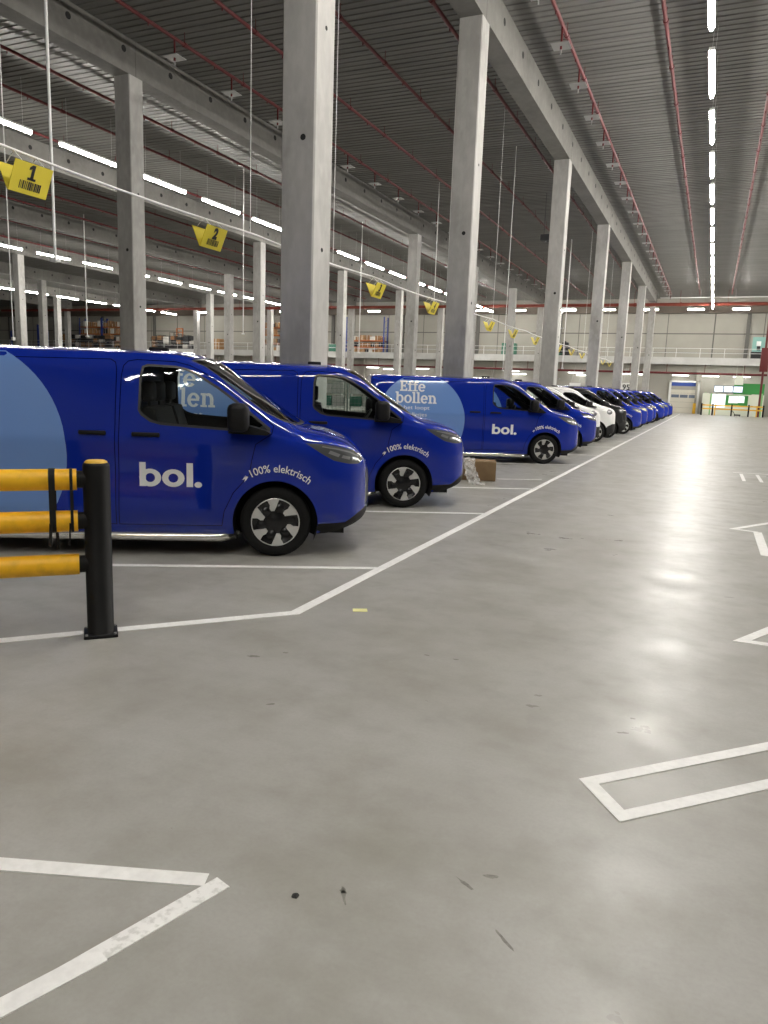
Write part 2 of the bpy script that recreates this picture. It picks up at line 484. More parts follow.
o = MB().box((-.055, -.035, 0), (.055, .035, .004)).build('sticky_note', M['note']); o.location = (-2.305, 4.95, .001); o.rotation_euler = (0, 0, .5)
tag(o, 'pale yellow paper note on floor by white line', 'note')

# ---------------------------------------------------------------- lamps
def make_lamp():
    root = MB().box((-.07, 0, .03), (.07, 2.95, .11), 0, .0)
    for y in (.35, 2.6):
        root.cyl((0, y, .11), (0, y, ZC - ZL - .005), .003, 5)
    o = root.build('strip_light', M['white'])
    d = MB(); d.prism([(-.068, .03), (.068, .03), (.022, -.068), (-.022, -.068)], lambda a, b, t: (a, t, b), .02, 2.93)
    d.build('diffuser', M['lamp'], o)
    return o


lamp0 = make_lamp(); used = [False]
SIDE = {}


def lamp_at(x, y, label, group, rz=0., z=ZL):
    o = lamp0 if not used[0] else copy_tree(lamp0)
    used[0] = True
    o.location = (x, y, z); o.rotation_euler = (0, 0, rz)
    return tag(o, label, 'light', group)


k = 0
for y in [21.15 + 4.2 * i for i in range(-8, 14)]:
    vis = y > 16
    lamp_at(-.87, y, f'{ORD[k]} nearest lit strip light above the drive aisle' if vis else 'lit strip light above the aisle outside the view', 'strip lights above the drive aisle' if vis else 'aisle strip lights out of view')
    if vis: k += 1
k = 0
for y in [21.7 + 4.2 * i for i in range(-1, 4)] + [39.76 + 4.2 * i for i in range(0, 10)]:
    vis = 22.8 / y < 1.22
    lamp_at(-22.8, y, f'{ORD[k]} nearest strip light between second and third column rows' if vis else 'strip light between second and third column rows outside the view', 'strip lights of the middle bay' if vis else 'middle bay strip lights out of view')
    if vis: k += 1
k = 0
for y in [39.8 + 4.2 * i for i in range(-1, 10)]:
    vis = 44.3 / y < 1.22
    lamp_at(-44.3, y, f'{ORD[k]} nearest strip light between fourth and fifth column rows' if vis else 'strip light between fourth and fifth column rows outside the view', 'strip lights of the far bay' if vis else 'far bay strip lights out of view')
    if vis: k += 1
k = 0
for y in [53.6 + 4.2 * i for i in range(0, 7)]:
    vis = 66.3 / y < 1.22
    lamp_at(-66.3, y, f'{ORD[k]} nearest strip light in the farthest lamp row to the left' if vis else 'strip light in the farthest left lamp row outside the view', 'strip lights of the farthest bay' if vis else 'farthest bay strip lights out of view')
    if vis: k += 1
hot = lamp0.children[0].data.copy(); hot.materials[0] = M['lamp_fill']
for y in [13. + 4.2 * i for i in range(0, 15)]:  # added unseen lamp row, extra bright, to light the columns' right faces
    o = lamp_at(21.2, y, 'added strip light out of view that brightens the column sides', 'added fill lights out of view'); o.children[0].data = hot
k = 0
for x in [-31.5 - 14.0, -31.5, -21.0 - 3.2, -14.2 - 6.4, -13.8 - 2.2, -9.2 - 2.4, -8.7, -4.9, -1.0, 2.9]:
    pass
for x in (-61.0, -49.0, -37.2, -24.6, -20.4, -15.2, -11.3, -7.2, -3.07, .89):
    o = lamp_at(x + 1.45, 79.6, f'short strip light across the far end, {ORD[k]} from the left', 'strip lights across the far end', PI / 2, 10.02); k += 1
    o.scale = (1, .49, 1)
SMALL = []


def small_lamp(x, y, z, label):
    o = MB().box((-.75, -.06, .02), (.75, .06, .07)).build('batten_light', M['white'])
    MB().box((-.74, -.055, -.03), (.74, .055, .02)).build('diffuser', M['lamp_b'], o)
    for q in (-.5, .5): MB().cyl((q, 0, .07), (q, 0, 5.19 - z), .006, 5).build('hanger', M['galv'], o)
    o.location = (x, y, z); SMALL.append(o)
    return tag(o, label, 'light', 'small lamps under the mezzanine')


for i, (x, z) in enumerate([(-37.2, 3.75), (-35.0, 3.6), (-30.9, 3.75), (-20.4, 3.75), (-19.6, 3.45), (-13.6, 3.75), (-12.7, 3.5), (-9.0, 3.75), (-7.6, 3.75), (-3.2, 3.75), (-1.2, 3.98), (-.43, 3.75), (1.5, 3.98), (2.35, 3.75)]):
    small_lamp(x, 81.3, z, f'small lit batten under the mezzanine, {ORD[i]} from the left')

# --------------------------------------------------------------- pipes
def pipe(x, label, drops=False, ya=6., yb=79.):
    t = MB(); t.cyl((x, ya, 11.32), (x, yb, 11.32), .055, 10)
    for y in np.arange(ya + 1.2, yb, 3.0):
        t.cyl((x, y, 11.32), (x, y + .12, 11.32), .075, 10); t.cyl((x, y + .06, 11.32), (x, y + .06, ZC - .01), .010, 6)
        t.cyl((x, y + 1.5, 11.32), (x, y + 1.5, 11.2), .018, 6)
    o = t.build('sprinkler_pipe', M['pipe']); tag(o, label, 'pipe', 'red sprinkler pipes under the roof')
    if drops:
        y = 18.8
        while y < 78:
            d = MB().cyl((x, y, 11.32), (x, y, 10.72), .03, 8).build('sprinkler_drop', M['pipe'], o)
            d2 = MB().box((x - .24, y - .24, 10.80), (x + .24, y + .24, 10.815)); d2.cyl((x, y, 10.72), (x, y, 10.6), .02, 6)
            d2.build('heat_shield', M['galv'], d)
            y += 2.8
    return o


PX = [(.67, 'red sprinkler pipe right of the lights above the aisle', 0), (-2.1, 'red sprinkler pipe just left of the aisle lights', 0),
      (-4.65, 'red sprinkler pipe with square heat shields above the aisle', 1), (-7.5, 'red sprinkler pipe close behind the first concrete beam', 0),
      (-10.1, 'red sprinkler pipe above the vans, second behind the first beam', 0), (-12.75, 'red sprinkler pipe above the vans, third behind the first beam', 0),
      (-15.2, 'red sprinkler pipe with square heat shields before the second beam', 1), (-18.2, 'red sprinkler pipe close behind the second concrete beam', 0),
      (-20.6, 'red sprinkler pipe second behind the second concrete beam', 0), (-23.2, 'red sprinkler pipe third behind the second concrete beam', 0),
      (-26.3, 'red sprinkler pipe just before the third concrete beam', 0), (-29.2, 'red sprinkler pipe close behind the third concrete beam', 0),
      (-31.7, 'red sprinkler pipe second behind the third concrete beam', 0), (-34.3, 'red sprinkler pipe third behind the third concrete beam', 0),
      (-37.3, 'red sprinkler pipe just before the fourth concrete beam', 0), (-42.7, 'red sprinkler pipe behind the fourth concrete beam', 0),
      (-48.0, 'red sprinkler pipe just before the fifth concrete beam', 0)]
for x, lab, dr in PX: pipe(x, lab, dr)
t = MB(); t.cyl((-95, 78.75, 10.38), (4.6, 78.75, 10.38), .16, 14)
e = t
for x in np.arange(-92, 4, 4.2):
    e.cyl((x, 78.75, 10.38), (x + .15, 78.75, 10.38), .2, 14); e.cyl((x, 78.75, 10.5), (x, 78.75, ZC), .018, 6)
o = t.build('fire_main', M['pipe_b']); tag(o, 'thick orange-red fire main crossing the far end below the roof', 'pipe')
t = MB(); t.cyl((-95, 80.3, 3.95), (4.5, 80.3, 3.95), .11, 12)
e = t
for x in np.arange(-92, 4, 3.5): e.cyl((x, 80.3, 3.95), (x, 80.3, 4.82), .03, 6)
o = t.build('fire_main', M['pipe']); tag(o, 'dark red pipe running along under the mezzanine', 'pipe')
t = MB(); t.bar((-5.6, 78.3, 10.95), (4.4, 78.3, 10.95), .12, .06); 
for x in (-4.8, -2, 1, 3.8): t.cyl((x, 78.3, 10.95), (x, 78.3, ZC - .01), .01, 6)
tag(t.build('cable_tray', M['white']), 'thin white cable tray above the fire main at the far end', 'cable tray')
t = MB(); t.cyl((4.05, 78.9, .0), (4.05, 78.9, 9.5), .10, 12); 
o = t.build('riser_pipe', M['pipe']); tag(o, 'upright red riser pipe at right edge of the far end', 'pipe')
MB().box((3.7, 78.6, 4.2), (4.4, 78.8, 6.4), 0, .03).build('valve_box', M['pipe'], o)

# ------------------------------------------------------------- mezzanine
t = MB(); t.box((X0 + .05, 80.6, 4.8), (X1 - .05, 81.0, 5.5)); t.box((X0 + .05, 81.0, 5.2), (X1 - .05, YE - .05, 5.45))
mz = t.build('mezzanine', M['concw']); tag(mz, 'pale concrete mezzanine edge along the far end', 'mezzanine')
t = MB(); xs = np.arange(X0 + 1, X1, 2.2)
for x in xs: t.cyl((x, 80.8, 5.5), (x, 80.8, 6.4), .022, 6)
for z in (6.38, 5.95): t.cyl((X0, 80.8, z), (X1, 80.8, z), .02, 6)
tag(t.build('guard_rail', M['white']), 'thin white guard rail on the mezzanine edge', 'railing')
t = MB()
for k in range(12):
    x = -101 + k * 9.4
    t.box((x, 84.7, 5.46), (x + .35, 84.98, 10.1))
t.build('wall_post', M['joint'], wb)
# under-mezzanine dark vertical struts/pipes
t = MB()
for x in np.arange(-60, 3, 5.3): t.box((x, 81.9, 0), (x + .2, 82.3, 4.75))
t.build('wall_post', M['wallp'], wr)

# dock door
dr = MB(); dr.box((-4.0, 82.12, 0), (-1.5, 82.2, 2.35)); 
for z in (.55, 1.1, 2.0): dr.box((-4.0, 82.11, z), (-1.5, 82.12, z + .012), 1)
d1 = dr.build('door_1', [M['door'], M['joint']]); tag(d1, 'cream sectional dock door with a strip of panes', 'door', kind='structure')
t = MB(); t.box((-4.2, 82.0, 0), (-4.0, 82.3, 3.25)); t.box((-1.5, 82.0, 0), (-1.3, 82.3, 3.25)); t.box((-4.2, 82.0, 3.08), (-1.3, 82.3, 3.25))
t.build('door_frame', M['white'], d1)
MB().box((-4.0, 82.02, 2.72), (-1.5, 82.25, 3.08)).build('header_panel', M['dblue'], d1)
MB().box((-4.0, 82.06, 2.35), (-1.5, 82.22, 2.72)).build('seal_curtain', M['wallp'], d1)
for k in range(3): MB().box((-3.93 + k * .83, 82.09, 1.55), (-3.93 + k * .83 + .74, 82.115, 1.85)).build('pane', M['dgrey'], d1)
t = MB(); t.box((-1.78, 81.55, 0), (-1.5, 81.75, 1.05), 0, .04)
tag(t.build('door_guard', M['guardy']), 'yellow guard post standing by the dock door', 'guard')

# site office
of = empty('site_office', (0, 0, 0)); tag(of, 'green and white glazed office booth behind yellow barriers', 'office')
YO = 79.95


def part(name, m, a, b, par, ch=0.): return MB().box(a, b, 0, ch).build(name, M[m], par)


part('wall_panel', 'offw', (-.95, YO, 0), (4.45, YO + .1, 1.95), of)
part('green_panel', 'green', (1.75, YO + .02, 1.9), (4.4, YO + .3, 3.1), of)
part('green_panel', 'greenl', (-.75, YO - .02, .9), (-.62, YO, 2.15), of)
part('green_panel', 'greenl', (-.25, YO - .02, 0), (-.12, YO, 2.1), of)
part('green_panel', 'green', (.6, YO - .02, .95), (3.1, YO, 1.95), of)
part('green_panel', 'greenl', (4.05, YO - .02, 0), (4.35, YO, 2.2), of)
part('roof', 'offw', (-.95, YO, 1.95), (4.45, YO + 2.2, 2.05), of)
for x0_, x1_, s in ((-.9, -.35, 0), (3.35, 4.0, 1)):
    dd = part('office_door', 'offw', (x0_, YO - .05, 0), (x1_, YO - .01, 2.1), of)
    MB().cyl((x0_ + .08 + .4 * s * 0, YO - .06, 1.0), (x0_ + .2, YO - .06, 1.0), .02, 6).build('handle', M['ink'], dd)
for k in range(3):
    w_ = part('window_frame', 'dgrey', (.0 + k * .85, YO - .03, 2.2), (.86 + k * .85, YO + .02, 2.85), of)
    part('pane', 'lit', (.06 + k * .85, YO - .04, 2.27), (.80 + k * .85, YO - .03, 2.78), w_)
for k, (a, b, z0, z1) in enumerate(((-.05, .3, .75, 2.0), (.4, 1.1, .75, 2.0), (1.45, 2.2, 1.25, 1.85), (2.3, 2.75, 1.3, 1.85))):
    w_ = part('window_frame', 'offw', (a - .05, YO - .04, z0 - .05), (b + .05, YO - .02, z1 + .05), of)
    part('pane', 'lit', (a, YO - .05, z0), (b, YO - .04, z1), w_)
t = MB(); t.box((1.75, 79.3, 2.95), (2.5, 79.35, 3.75)); 
for x in (1.85, 2.4): t.cyl((x, 79.32, 3.75), (x, 80.7, 4.82), .008, 5)
tag(t.build('hanging_board', M['offw']), 'pale grey board hanging above the office booth', 'sign')

# far barrier
fb = empty('safety_barrier', (0, 0, 0)); tag(fb, 'low yellow and black barrier in front of the office booth', 'barrier')
for x in (-.9, .07, 1.72, 3.17, 4.4):
    MB().cyl((x, 78.0, 0), (x, 78.0, 1.1), .075, 12).build('post', M['black_rubber'], fb)
for z in (.95, .62): MB().cyl((-.9, 78, z), (4.4, 78, z), .06, 12).build('rail', M['guardy'], fb)
for x in (.28, 3.85): MB().cyl((x, 77.9, 0), (x, 77.9, 1.05), .05, 10).build('bollard', M['guardy'], fb)
t = MB(); t.box((1.95, 77.0, .08), (2.5, 78.0 - .3, .2), 0, .03); t.bar((2.0, 77.1, .2), (1.8, 77.0, .5), .04, .04)
for x in (2.0, 2.45):
    t.cyl((x - .02, 77.2, .06), (x + .02, 77.2, .06), .06, 10); t.cyl((x - .02, 77.55, .06), (x + .02, 77.55, .06), .06, 10)
tag(t.build('trolley', M['totb']), 'low black trolley on the floor by the far barrier', 'trolley')

# hanging number boards
def text_mesh(s, size=1., bold=0.):
    cu = bpy.data.curves.new('t', 'FONT'); cu.body = s; cu.size = size; cu.offset = bold; cu.resolution_u = 3
    ob = bpy.data.objects.new('t', cu); COL.objects.link(ob)
    dg = bpy.context.evaluated_depsgraph_get(); dg.update()
    me = ob.evaluated_get(dg).to_mesh()
    V = [(v.co.x, v.co.y) for v in me.vertices]; F = [tuple(p.vertices) for p in me.polygons]
    ob.evaluated_get(dg).to_mesh_clear()
    bpy.data.objects.remove(ob); bpy.data.curves.remove(cu)
    return V, F


def flat_text(mb, s, size, fn, bold=0., mi=0):
    V, F = text_mesh(s, size, bold)
    xs = [v[0] for v in V]; cx = (min(xs) + max(xs)) / 2
    mb.add([fn(x - cx, y) for x, y in V], F, mi)
    return mb


def hang_sign(y, num, label, idx):
    # V-shaped folded card, open at the top, its long side along the rail
    Lh, top, hgt = .275, .15, .33
    s = MB(); th = .008
    zt, zb = 4.17, 4.17 - hgt
    for sg in (1, -1):
        s.prism([(0, zb), (sg * top, zt), (sg * top + sg * th, zt), (sg * th, zb - .004)], lambda a, b, t: (a, t, b), -Lh, Lh)
    o = s.build('hanging_sign', M['yellow_sign']); o.location = (-7.9, y, 0)
    tag(o, label, 'sign', 'yellow bay number signs')
    nrm = Vector((hgt, 0, -top)).normalized()

    def fn(a, b): # a along +Y, b up the panel
        f = b / hgt
        return Vector((top * f + th, a, zb + b)) + nrm * .004
    n_ = MB()
    if num == '1':
        for P_ in ([(-.022, 0), (.022, 0), (.022, .165), (-.022, .165)], [(-.06, 0), (.06, 0), (.06, .026), (-.06, .026)], [(-.022, .165), (-.06, .135), (-.06, .105), (-.022, .12)]):
            n_.add([fn(a, b + .15) for a, b in P_], [(0, 1, 2, 3)])
    else: flat_text(n_, num, .21, lambda a, b: fn(a, b + .155), .014)
    n_.build('number', M['ink'], o)
    bc = MB(); rr = random.Random(idx); x = -.15
    while x < .15:
        w = rr.choice((.007, .012, .02)); q = [fn(x, .045), fn(x + w, .045), fn(x + w, .135), fn(x, .135)]
        bc.add(q, [(0, 1, 2, 3)]); x += w + rr.choice((.007, .012))
    bc.build('barcode', M['ink'], o)
    for yy in (-.16, .16):
        h = MB(); h.tube([(top * .9, yy, 4.17), (0, yy, 4.30), (-top * .9, yy, 4.17)], .006, 5); h.build('hook', M['white'], o)
    return o


SY = [6.98, 10.62, 17.32, 21.3, 27.55, 31.2, 35.45, 38.6, 41.3, 45.3, 49.2, 53.2, 59.1, 63.0]
for i, y in enumerate(SY):
    lab = f'yellow folded bay sign numbered {i + 1}' if i < 3 else f'yellow folded bay sign hanging on the white rail, {ORD[i]} from the viewer'
    hang_sign(y, str(i + 1), lab, i)
t = MB(); pts = []
for y in np.arange(5.0, 64.1, .5):
    ph = ((y - 11.8) % 5.4) / 5.4; pts.append((-7.9, y, 4.30 - .05 * 4 * ph * (1 - ph) + .02))
t.tube(pts, .016, 6)
rl = t.build('sign_rail', M['white']); tag(rl, 'long thin white rail that carries the yellow bay signs', 'rail')
for y in (11.8, 15.0, 22.6, 28.0, 38.8, 49.6, 60.4):
    MB().cyl((-7.9, y, 4.31), (-7.9, y, ZC), .007, 5).build('hanger', M['white'], rl)

# thin conduits hanging from the roof
for i, (x, y, z, r_, lab) in enumerate([
        (-10.3, 9.62, 3.54, .024, 'thick white conduit ending in a sensor box above the nearest van'),
        (-12.4, 10.5, 2.3, .010, 'thin white conduit at the left edge beside sign one'),
        (-37.5, 37.4, 4.13, .035, 'thin white conduit with box in front of left cartons'),
        (-21.2, 31.1, 3.9, .022, 'thin white conduit with small box left of the broad column'),
        (-21.0, 43.7, 3.67, .026, 'thin white conduit right of the broad column in the distance'),
        (-13.4, 36.5, 5.9, .02, 'thin pale conduit left of the second aisle column'),
        (-8.5, 32.2, 2.5, .014, 'thin pale conduit right of the second aisle column'),
        (-9.6, 52.0, 3.25, .03, 'thin white conduit right of the third aisle column')]):
    o = MB().cyl((0, 0, z + .05), (0, 0, ZC), r_, 8).build('ceiling_conduit', M['white']); o.location = (x, y, 0)
    MB().box((-2.6 * r_, -2.6 * r_, z), (2.6 * r_, 2.6 * r_, z + .06), 0, .25 * r_).build('sensor_box', M['white'], o)
    tag(o, lab, 'conduit', 'thin conduits hanging from the roof')
t = MB(); t.box((-8.9, 39.5, 9.3), (-8.0, 40.3, 9.6), 0, .03)
for x in (-8.8, -8.1): t.cyl((x, 39.9, 9.6), (x, 39.9, ZC), .012, 6)
o = t.build('unit_heater', M['rackd']); tag(o, 'dark box-shaped unit hanging under the roof behind first beam', 'heater')
MB().cyl((-8.45, 39.9, 9.3), (-8.45, 39.9, 9.24), .25, 16).build('fan_grille', M['ink'], o)

# bay number boards near the far end
o = MB().box((-.42, -.02, 0), (.42, .02, .8)).build('number_board', M['white']); o.location = (-8.0, 78.0, 2.0)
tag(o, 'white board reading 95 beyond the parked vans', 'sign')
n_ = MB(); flat_text(n_, '95', .72, lambda a, b: (a, -.025, b + .14), .02); n_.build('number', M['ink'], o)
for q in (-.3, .3): MB().cyl((q, 0, .8), (q, 2.55, 2.82), .012, 5).build('hanger', M['galv'], o)
o = MB().box((-.55, -.02, 0), (.55, .02, .75)).build('blank_board', M['white']); o.location = (-13.0, 78.0, 1.9)
tag(o, 'plain white board at the far end beside a column', 'sign')
for q in (-.4, .4): MB().cyl((q, 0, .75), (q, 2.55, 2.92), .012, 5).build('hanger', M['galv'], o)

# -------------------------------------------------- goods on the mezzanine
ZM = 5.45


def rack(x, w, levels, lab, y=82.2, d=1.1, h=None, m='rackb'):
    """uprights, beams per level; returns shelf heights"""
    h = h or levels[-1] + 1.2
    o = empty('pallet_rack', (x, y, ZM)); tag(o, lab, 'rack')
    for sx in (0, w):
        u = MB()
        for sy in (0, d): u.box((sx - .06, sy - .05, 0), (sx + .06, sy + .05, h))
        for q in np.arange(.3, h - .4, .8): u.bar((sx, 0, q), (sx, d, q + .5), .03, .03)
        u.build('upright_frame', M[m], o)
    for z in levels:
        if z > .1:
            for sy in (0, d): MB().box((0, sy - .03, z - .12), (w, sy + .03, z)).build('shelf_beam', M['orange'], o)
            MB().box((.02, .02, z - .02), (w - .02, d - .02, z)).build('shelf', M['cartb'], o)
    return o


def carton(x, y, z, w, d, h, m, lab, group, name='carton'):
    o = MB().box((0, 0, 0), (w, d, h), 0, .015).build(name, M[m]); o.location = (x, y, z)
    tp = MB().box((w * .46, -.004, .0), (w * .54, d + .004, h + .004)); tp.build('tape' if name == 'carton' else 'lid_strip', M['cartw'] if name == 'carton' else M['rackd'], o)
    return tag(o, lab, name, group)


CN = {'carta': 'brown', 'cartb': 'dark brown', 'cartw': 'white', 'totb': 'black', 'dgreen': 'green'}
SHN = ['bottom level', 'lower shelf', 'upper shelf', 'top shelf']


def fill(x, w, levels, rname, seed, y=82.3, hmax=.85):
    rr = random.Random(seed)
    for li, z in enumerate(levels):
        q = x + .12; k = 0
        while q < x + w - .5:
            bw = rr.uniform(.42, .72); bw = min(bw, x + w - .1 - q); bh = rr.uniform(.38, hmax)
            m = rr.choice(['carta', 'carta', 'cartb', 'cartw', 'cartb', 'totb'])
            if rr.random() < .96:
                carton(q, y, ZM + z, bw - .06, .8, bh, m, f'{CN[m]} carton on {rname}, {ORD[k]} along the {SHN[li]}', 'cartons on the mezzanine racks'); k += 1
            q += bw


rack(-83.8, 4.0, [0, 1.05, 2.05, 3.0], 'blue pallet rack of cartons at the far left of mezzanine'); fill(-83.8, 4.0, [0, 1.05, 2.05, 3.0], 'the far left rack', 3)
rack(-79.6, 4.0, [0, 1.05, 2.05, 3.0], 'blue pallet rack of cartons nearer the thick left column'); fill(-79.6, 4.0, [0, 1.05, 2.05, 3.0], 'the rack nearer the thick left column', 4)
rack(-41.2, 4.9, [0, .75, 1.5], 'pallet rack of brown cartons seen right of the broad column', h=4.2); fill(-41.2, 4.9, [0, .75, 1.5], 'the rack right of the broad column', 5, hmax=.6)
rack(-53.0, 2.6, [0, 1.05, 2.05, 3.0], 'tall pallet rack glimpsed just left of the broad column', m='rackb'); fill(-53.0, 2.6, [0, 1.05, 2.05, 3.0], 'the rack left of the broad column', 6)


def upright(x, h, lab):
    o = MB().box((-.12, 0, 0), (.12, .2, h)).build('rack_upright', M['rackb']); o.location = (x, 82.4, ZM)
    b_ = MB().box((-.25, -.1, 0), (.25, .3, .03)); b_.build('foot_plate', M['rackd'], o)
    return tag(o, lab, 'upright')


upright(-92.3, 3.3, 'tall lone blue upright on the mezzanine between left columns'); upright(-90.4, 2.3, 'shorter lone blue upright beside the tall blue one')
upright(-97.8, 2.4, 'lone blue upright at the far left edge of the mezzanine')


def trolley(x, w, h, lab, seed, dark=True, y=82.2):
    o = empty('roll_cage', (x, y, ZM)); tag(o, lab, 'roll cage', 'roll cages on the mezzanine')
    fr = MB()
    for sx in (0, w):
        for sy in (0, .8): fr.cyl((sx, sy, .12), (sx, sy, h), .03, 6)
    for z in np.arange(.25, h + .01, (h - .25) / 4):
        for sy in (0, .8): fr.cyl((0, sy, z), (w, sy, z), .018, 5)
        for sx in (0, w): fr.cyl((sx, 0, z), (sx, .8, z), .018, 5)
    fr.build('frame', M['rackd'] if dark else M['cagewire'], o)
    MB().box((0, 0, .12), (w, .8, .17)).build('base', M['rackd'], o)
    for sx in (.08, w - .08):
        for sy in (.08, .72): MB().cyl((sx - .02, sy, .06), (sx + .02, sy, .06), .06, 10).build('castor', M['ink'], o)
    rr = random.Random(seed)
    for li, z in enumerate((.17, .8, 1.3)):
        m = rr.choice(['totb', 'totb', 'cartw', 'cartb'])
        MB().box((.06, .06, z), (w - .06, .74, z + rr.uniform(.35, .6)), 0, .02).build('load', M[m], o)
    return o


x = -71.0
for k in range(7):
    w = [.8, .9, 1.1, .8, .9, 1.0, .9][k]
    trolley(x, w, [1.6, 1.9, 1.8, 2.3, 2.0, 1.9, 1.8][k], f'{ORD[k]} dark roll cage from the left in the mezzanine group of seven', k); x += w + .14
x = -87.2
for k in range(9):
    w = [.9, 1.0, 1.1, .9, 1.0, 1.1, .9, 1.0, 1.1][k]
    trolley(x, w, [2.6, 2.4, 1.5, 1.3, 1.6, 1.4, 1.7, 1.5, 1.6][k], f'{ORD[k]} dark roll cage from the left in front of the far left carton racks', 20 + k, y=81.2); x += w + .12
t = MB(); t.box((0, 0, 0), (.12, .1, 1.9)); t.box((1.0, 0, 0), (1.12, .1, 1.9)); t.box((0, 0, 1.75), (1.12, .1, 1.9)); t.box((0, 0, 1.3), (1.12, .1, 1.4))
o = t.build('orange_rack', M['orange']); o.location = (-67.6, 83.3, ZM + 1.0)
l_ = MB()
for q in (.06, 1.06): l_.box((q - .06, 0, -1.0), (q + .06, .1, 0))
l_.build('leg', M['rackd'], o); tag(o, 'orange open frame standing behind the dark roll cages', 'frame')
carton(-61.0, 82.3, ZM, 1.3, 1.0, 1.5, 'carta', 'large orange-brown carton on the mezzanine between two pale columns', 'large loose goods', 'carton')
o = MB().box((0, 0, 0), (1.5, 1.1, 1.35), 0, .04)
for q in (.3, .65, 1.0): o.box((-.02, -.02, q), (1.52, 1.12, q + .04))
o = o.build('crate_stack', M['dgreen']); o.location = (-22.0, 82.2, ZM); tag(o, 'stacked green crates on the mezzanine between aisle columns', 'crates')
o = MB().box((0, 0, 0), (1.2, 1.0, 1.0), 0, .04).build('crate_stack', M['dgreen']); o.location = (-43.6, 82.2, ZM); tag(o, 'pale green crates left of the carton rack', 'crates')
for q in (.3, .6): MB().box((-.02, -.02, q), (1.22, 1.02, q + .04)).build('rim', M['dgreen'], o)
o = MB().box((0, 0, 0), (1.7, .9, .38), 0, .03).build('crate_stack', M['dgreen']); o.location = (-17.0, 82.2, ZM); tag(o, 'low green crates on the mezzanine edge beside grey ducts', 'crates')
MB().box((-.02, -.02, .3), (1.72, .92, .34)).build('rim', M['dgreen'], o)
o = MB().box((0, 0, 0), (1.0, .8, 1.0), 0, .05); o.box((.2, .1, 1.0), (.85, .7, 1.5), 0, .05); o.cyl((.5, .4, 1.5), (.5, .4, 1.62), .1, 10)
o = o.build('floor_machine', M['totb']); o.location = (-16.6 + 1.0, 82.2, ZM); tag(o, 'black machine on the mezzanine right of the third aisle column', 'machine')
MB().bar((.1, .75, .9), (.1, .9, 1.45), .05, .05).build('handle', M['rackd'], o)
o = MB().box((0, 0, 0), (1.15, .05, 1.6)).build('notice_board', M['teal']); o.location = (3.0, 82.0, ZM + .55)
MB().box((.35, -.02, .75), (.75, 0, 1.2), 0, .02).build('white_mark', M['white'], o); MB().box((.42, -.03, .35), (.72, 0, .75), 0, .02).build('black_mark', M['ink'], o)
l_ = MB(); l_.box((.1, 0, -.55), (.16, .05, 0)); l_.box((.99, 0, -.55), (1.05, .05, 0)); l_.build('leg', M['rackd'], o)
tag(o, 'teal board with white mark on the mezzanine at right', 'board')
o = MB().box((0, 0, 0), (1.2, .7, .72), 0, .04).build('black_tote', M['totb']); o.location = (2.95, 81.2, ZM); tag(o, 'black bin standing in front of the teal board', 'bin')
MB().box((-.03, -.03, .6), (1.23, .73, .68), 0, .02).build('rim', M['rackd'], o)
t = MB()
for x in (0, .55): t.tube([(x, 0, 0), (x, 0, 7.6), (x + .7, 0, 8.3), (x + 1.6, 0, 8.5)], .14, 10)
t = t.build('air_duct', M['galv']); t.location = (-14.9 - 1.0, 79.9, 2.0)
tag(t, 'pair of upright grey ducts between the second and third aisle columns', 'duct')
b_ = MB(); b_.box((-.3, .15, 1.0), (.9, .62, 1.1)); b_.box((-.3, .15, 6.2), (.9, .62, 6.3)); b_.build('bracket', M['galv'], t)

# cages standing behind the second van
def parcel_cage(x, y, rz, lab):
    o = empty('roll_cage', (x, y, 0), rz); tag(o, lab, 'roll cage', 'roll cages behind the vans')
    w, d, h = .82, .72, 1.78
    fr = MB()
    for sx in (0, w):
        for sy in (0, d): fr.cyl((sx, sy, .16), (sx, sy, h), .016, 6)
    for z in (.22, h): 
        for sy in (0, d): fr.cyl((0, sy, z), (w, sy, z), .014, 6)
        for sx in (0, w): fr.cyl((sx, 0, z), (sx, d, z), .014, 6)
    fr.build('frame', M['cagewire'], o)
    ms = MB()
    for z in np.arange(.3, h, .14):
        for sy in (0, d): ms.cyl((0, sy, z), (w, sy, z), .004, 4)
        for sx in (0, w): ms.cyl((sx, 0, z), (sx, d, z), .004, 4)
    for sx in np.arange(.1, w, .12):
        for sy in (0, d): ms.cyl((sx, sy, .2), (sx, sy, h), .004, 4)
    ms.build('mesh_side', M['cagewire'], o)
    MB().box((0, 0, .14), (w, d, .19)).build('base', M['dgreen'], o)
    for sx in (.08, w - .08):
        for sy in (.08, d - .08): MB().cyl((sx - .02, sy, .065), (sx + .02, sy, .065), .065, 10).build('castor', M['ink'], o)
    for k, z in enumerate((.2, .62, 1.04, 1.42)):
        MB().box((.05, .05, z), (.40, d - .06, z + .30), 0, .012).build('load', M['cartw'] if k % 2 else M['dgreen'], o)
        MB().box((.43, .05, z), (w - .05, d - .06, z + .32), 0, .012).build('load', M['cartw'], o)
    return o


for i, (x, y) in enumerate([(-10.95, 20.0), (-10.08, 20.3), (-9.22, 20.6)]):
    parcel_cage(x, y, .35, f'{ORD[i]} roll cage of white parcels from the left, seen through the second van window')

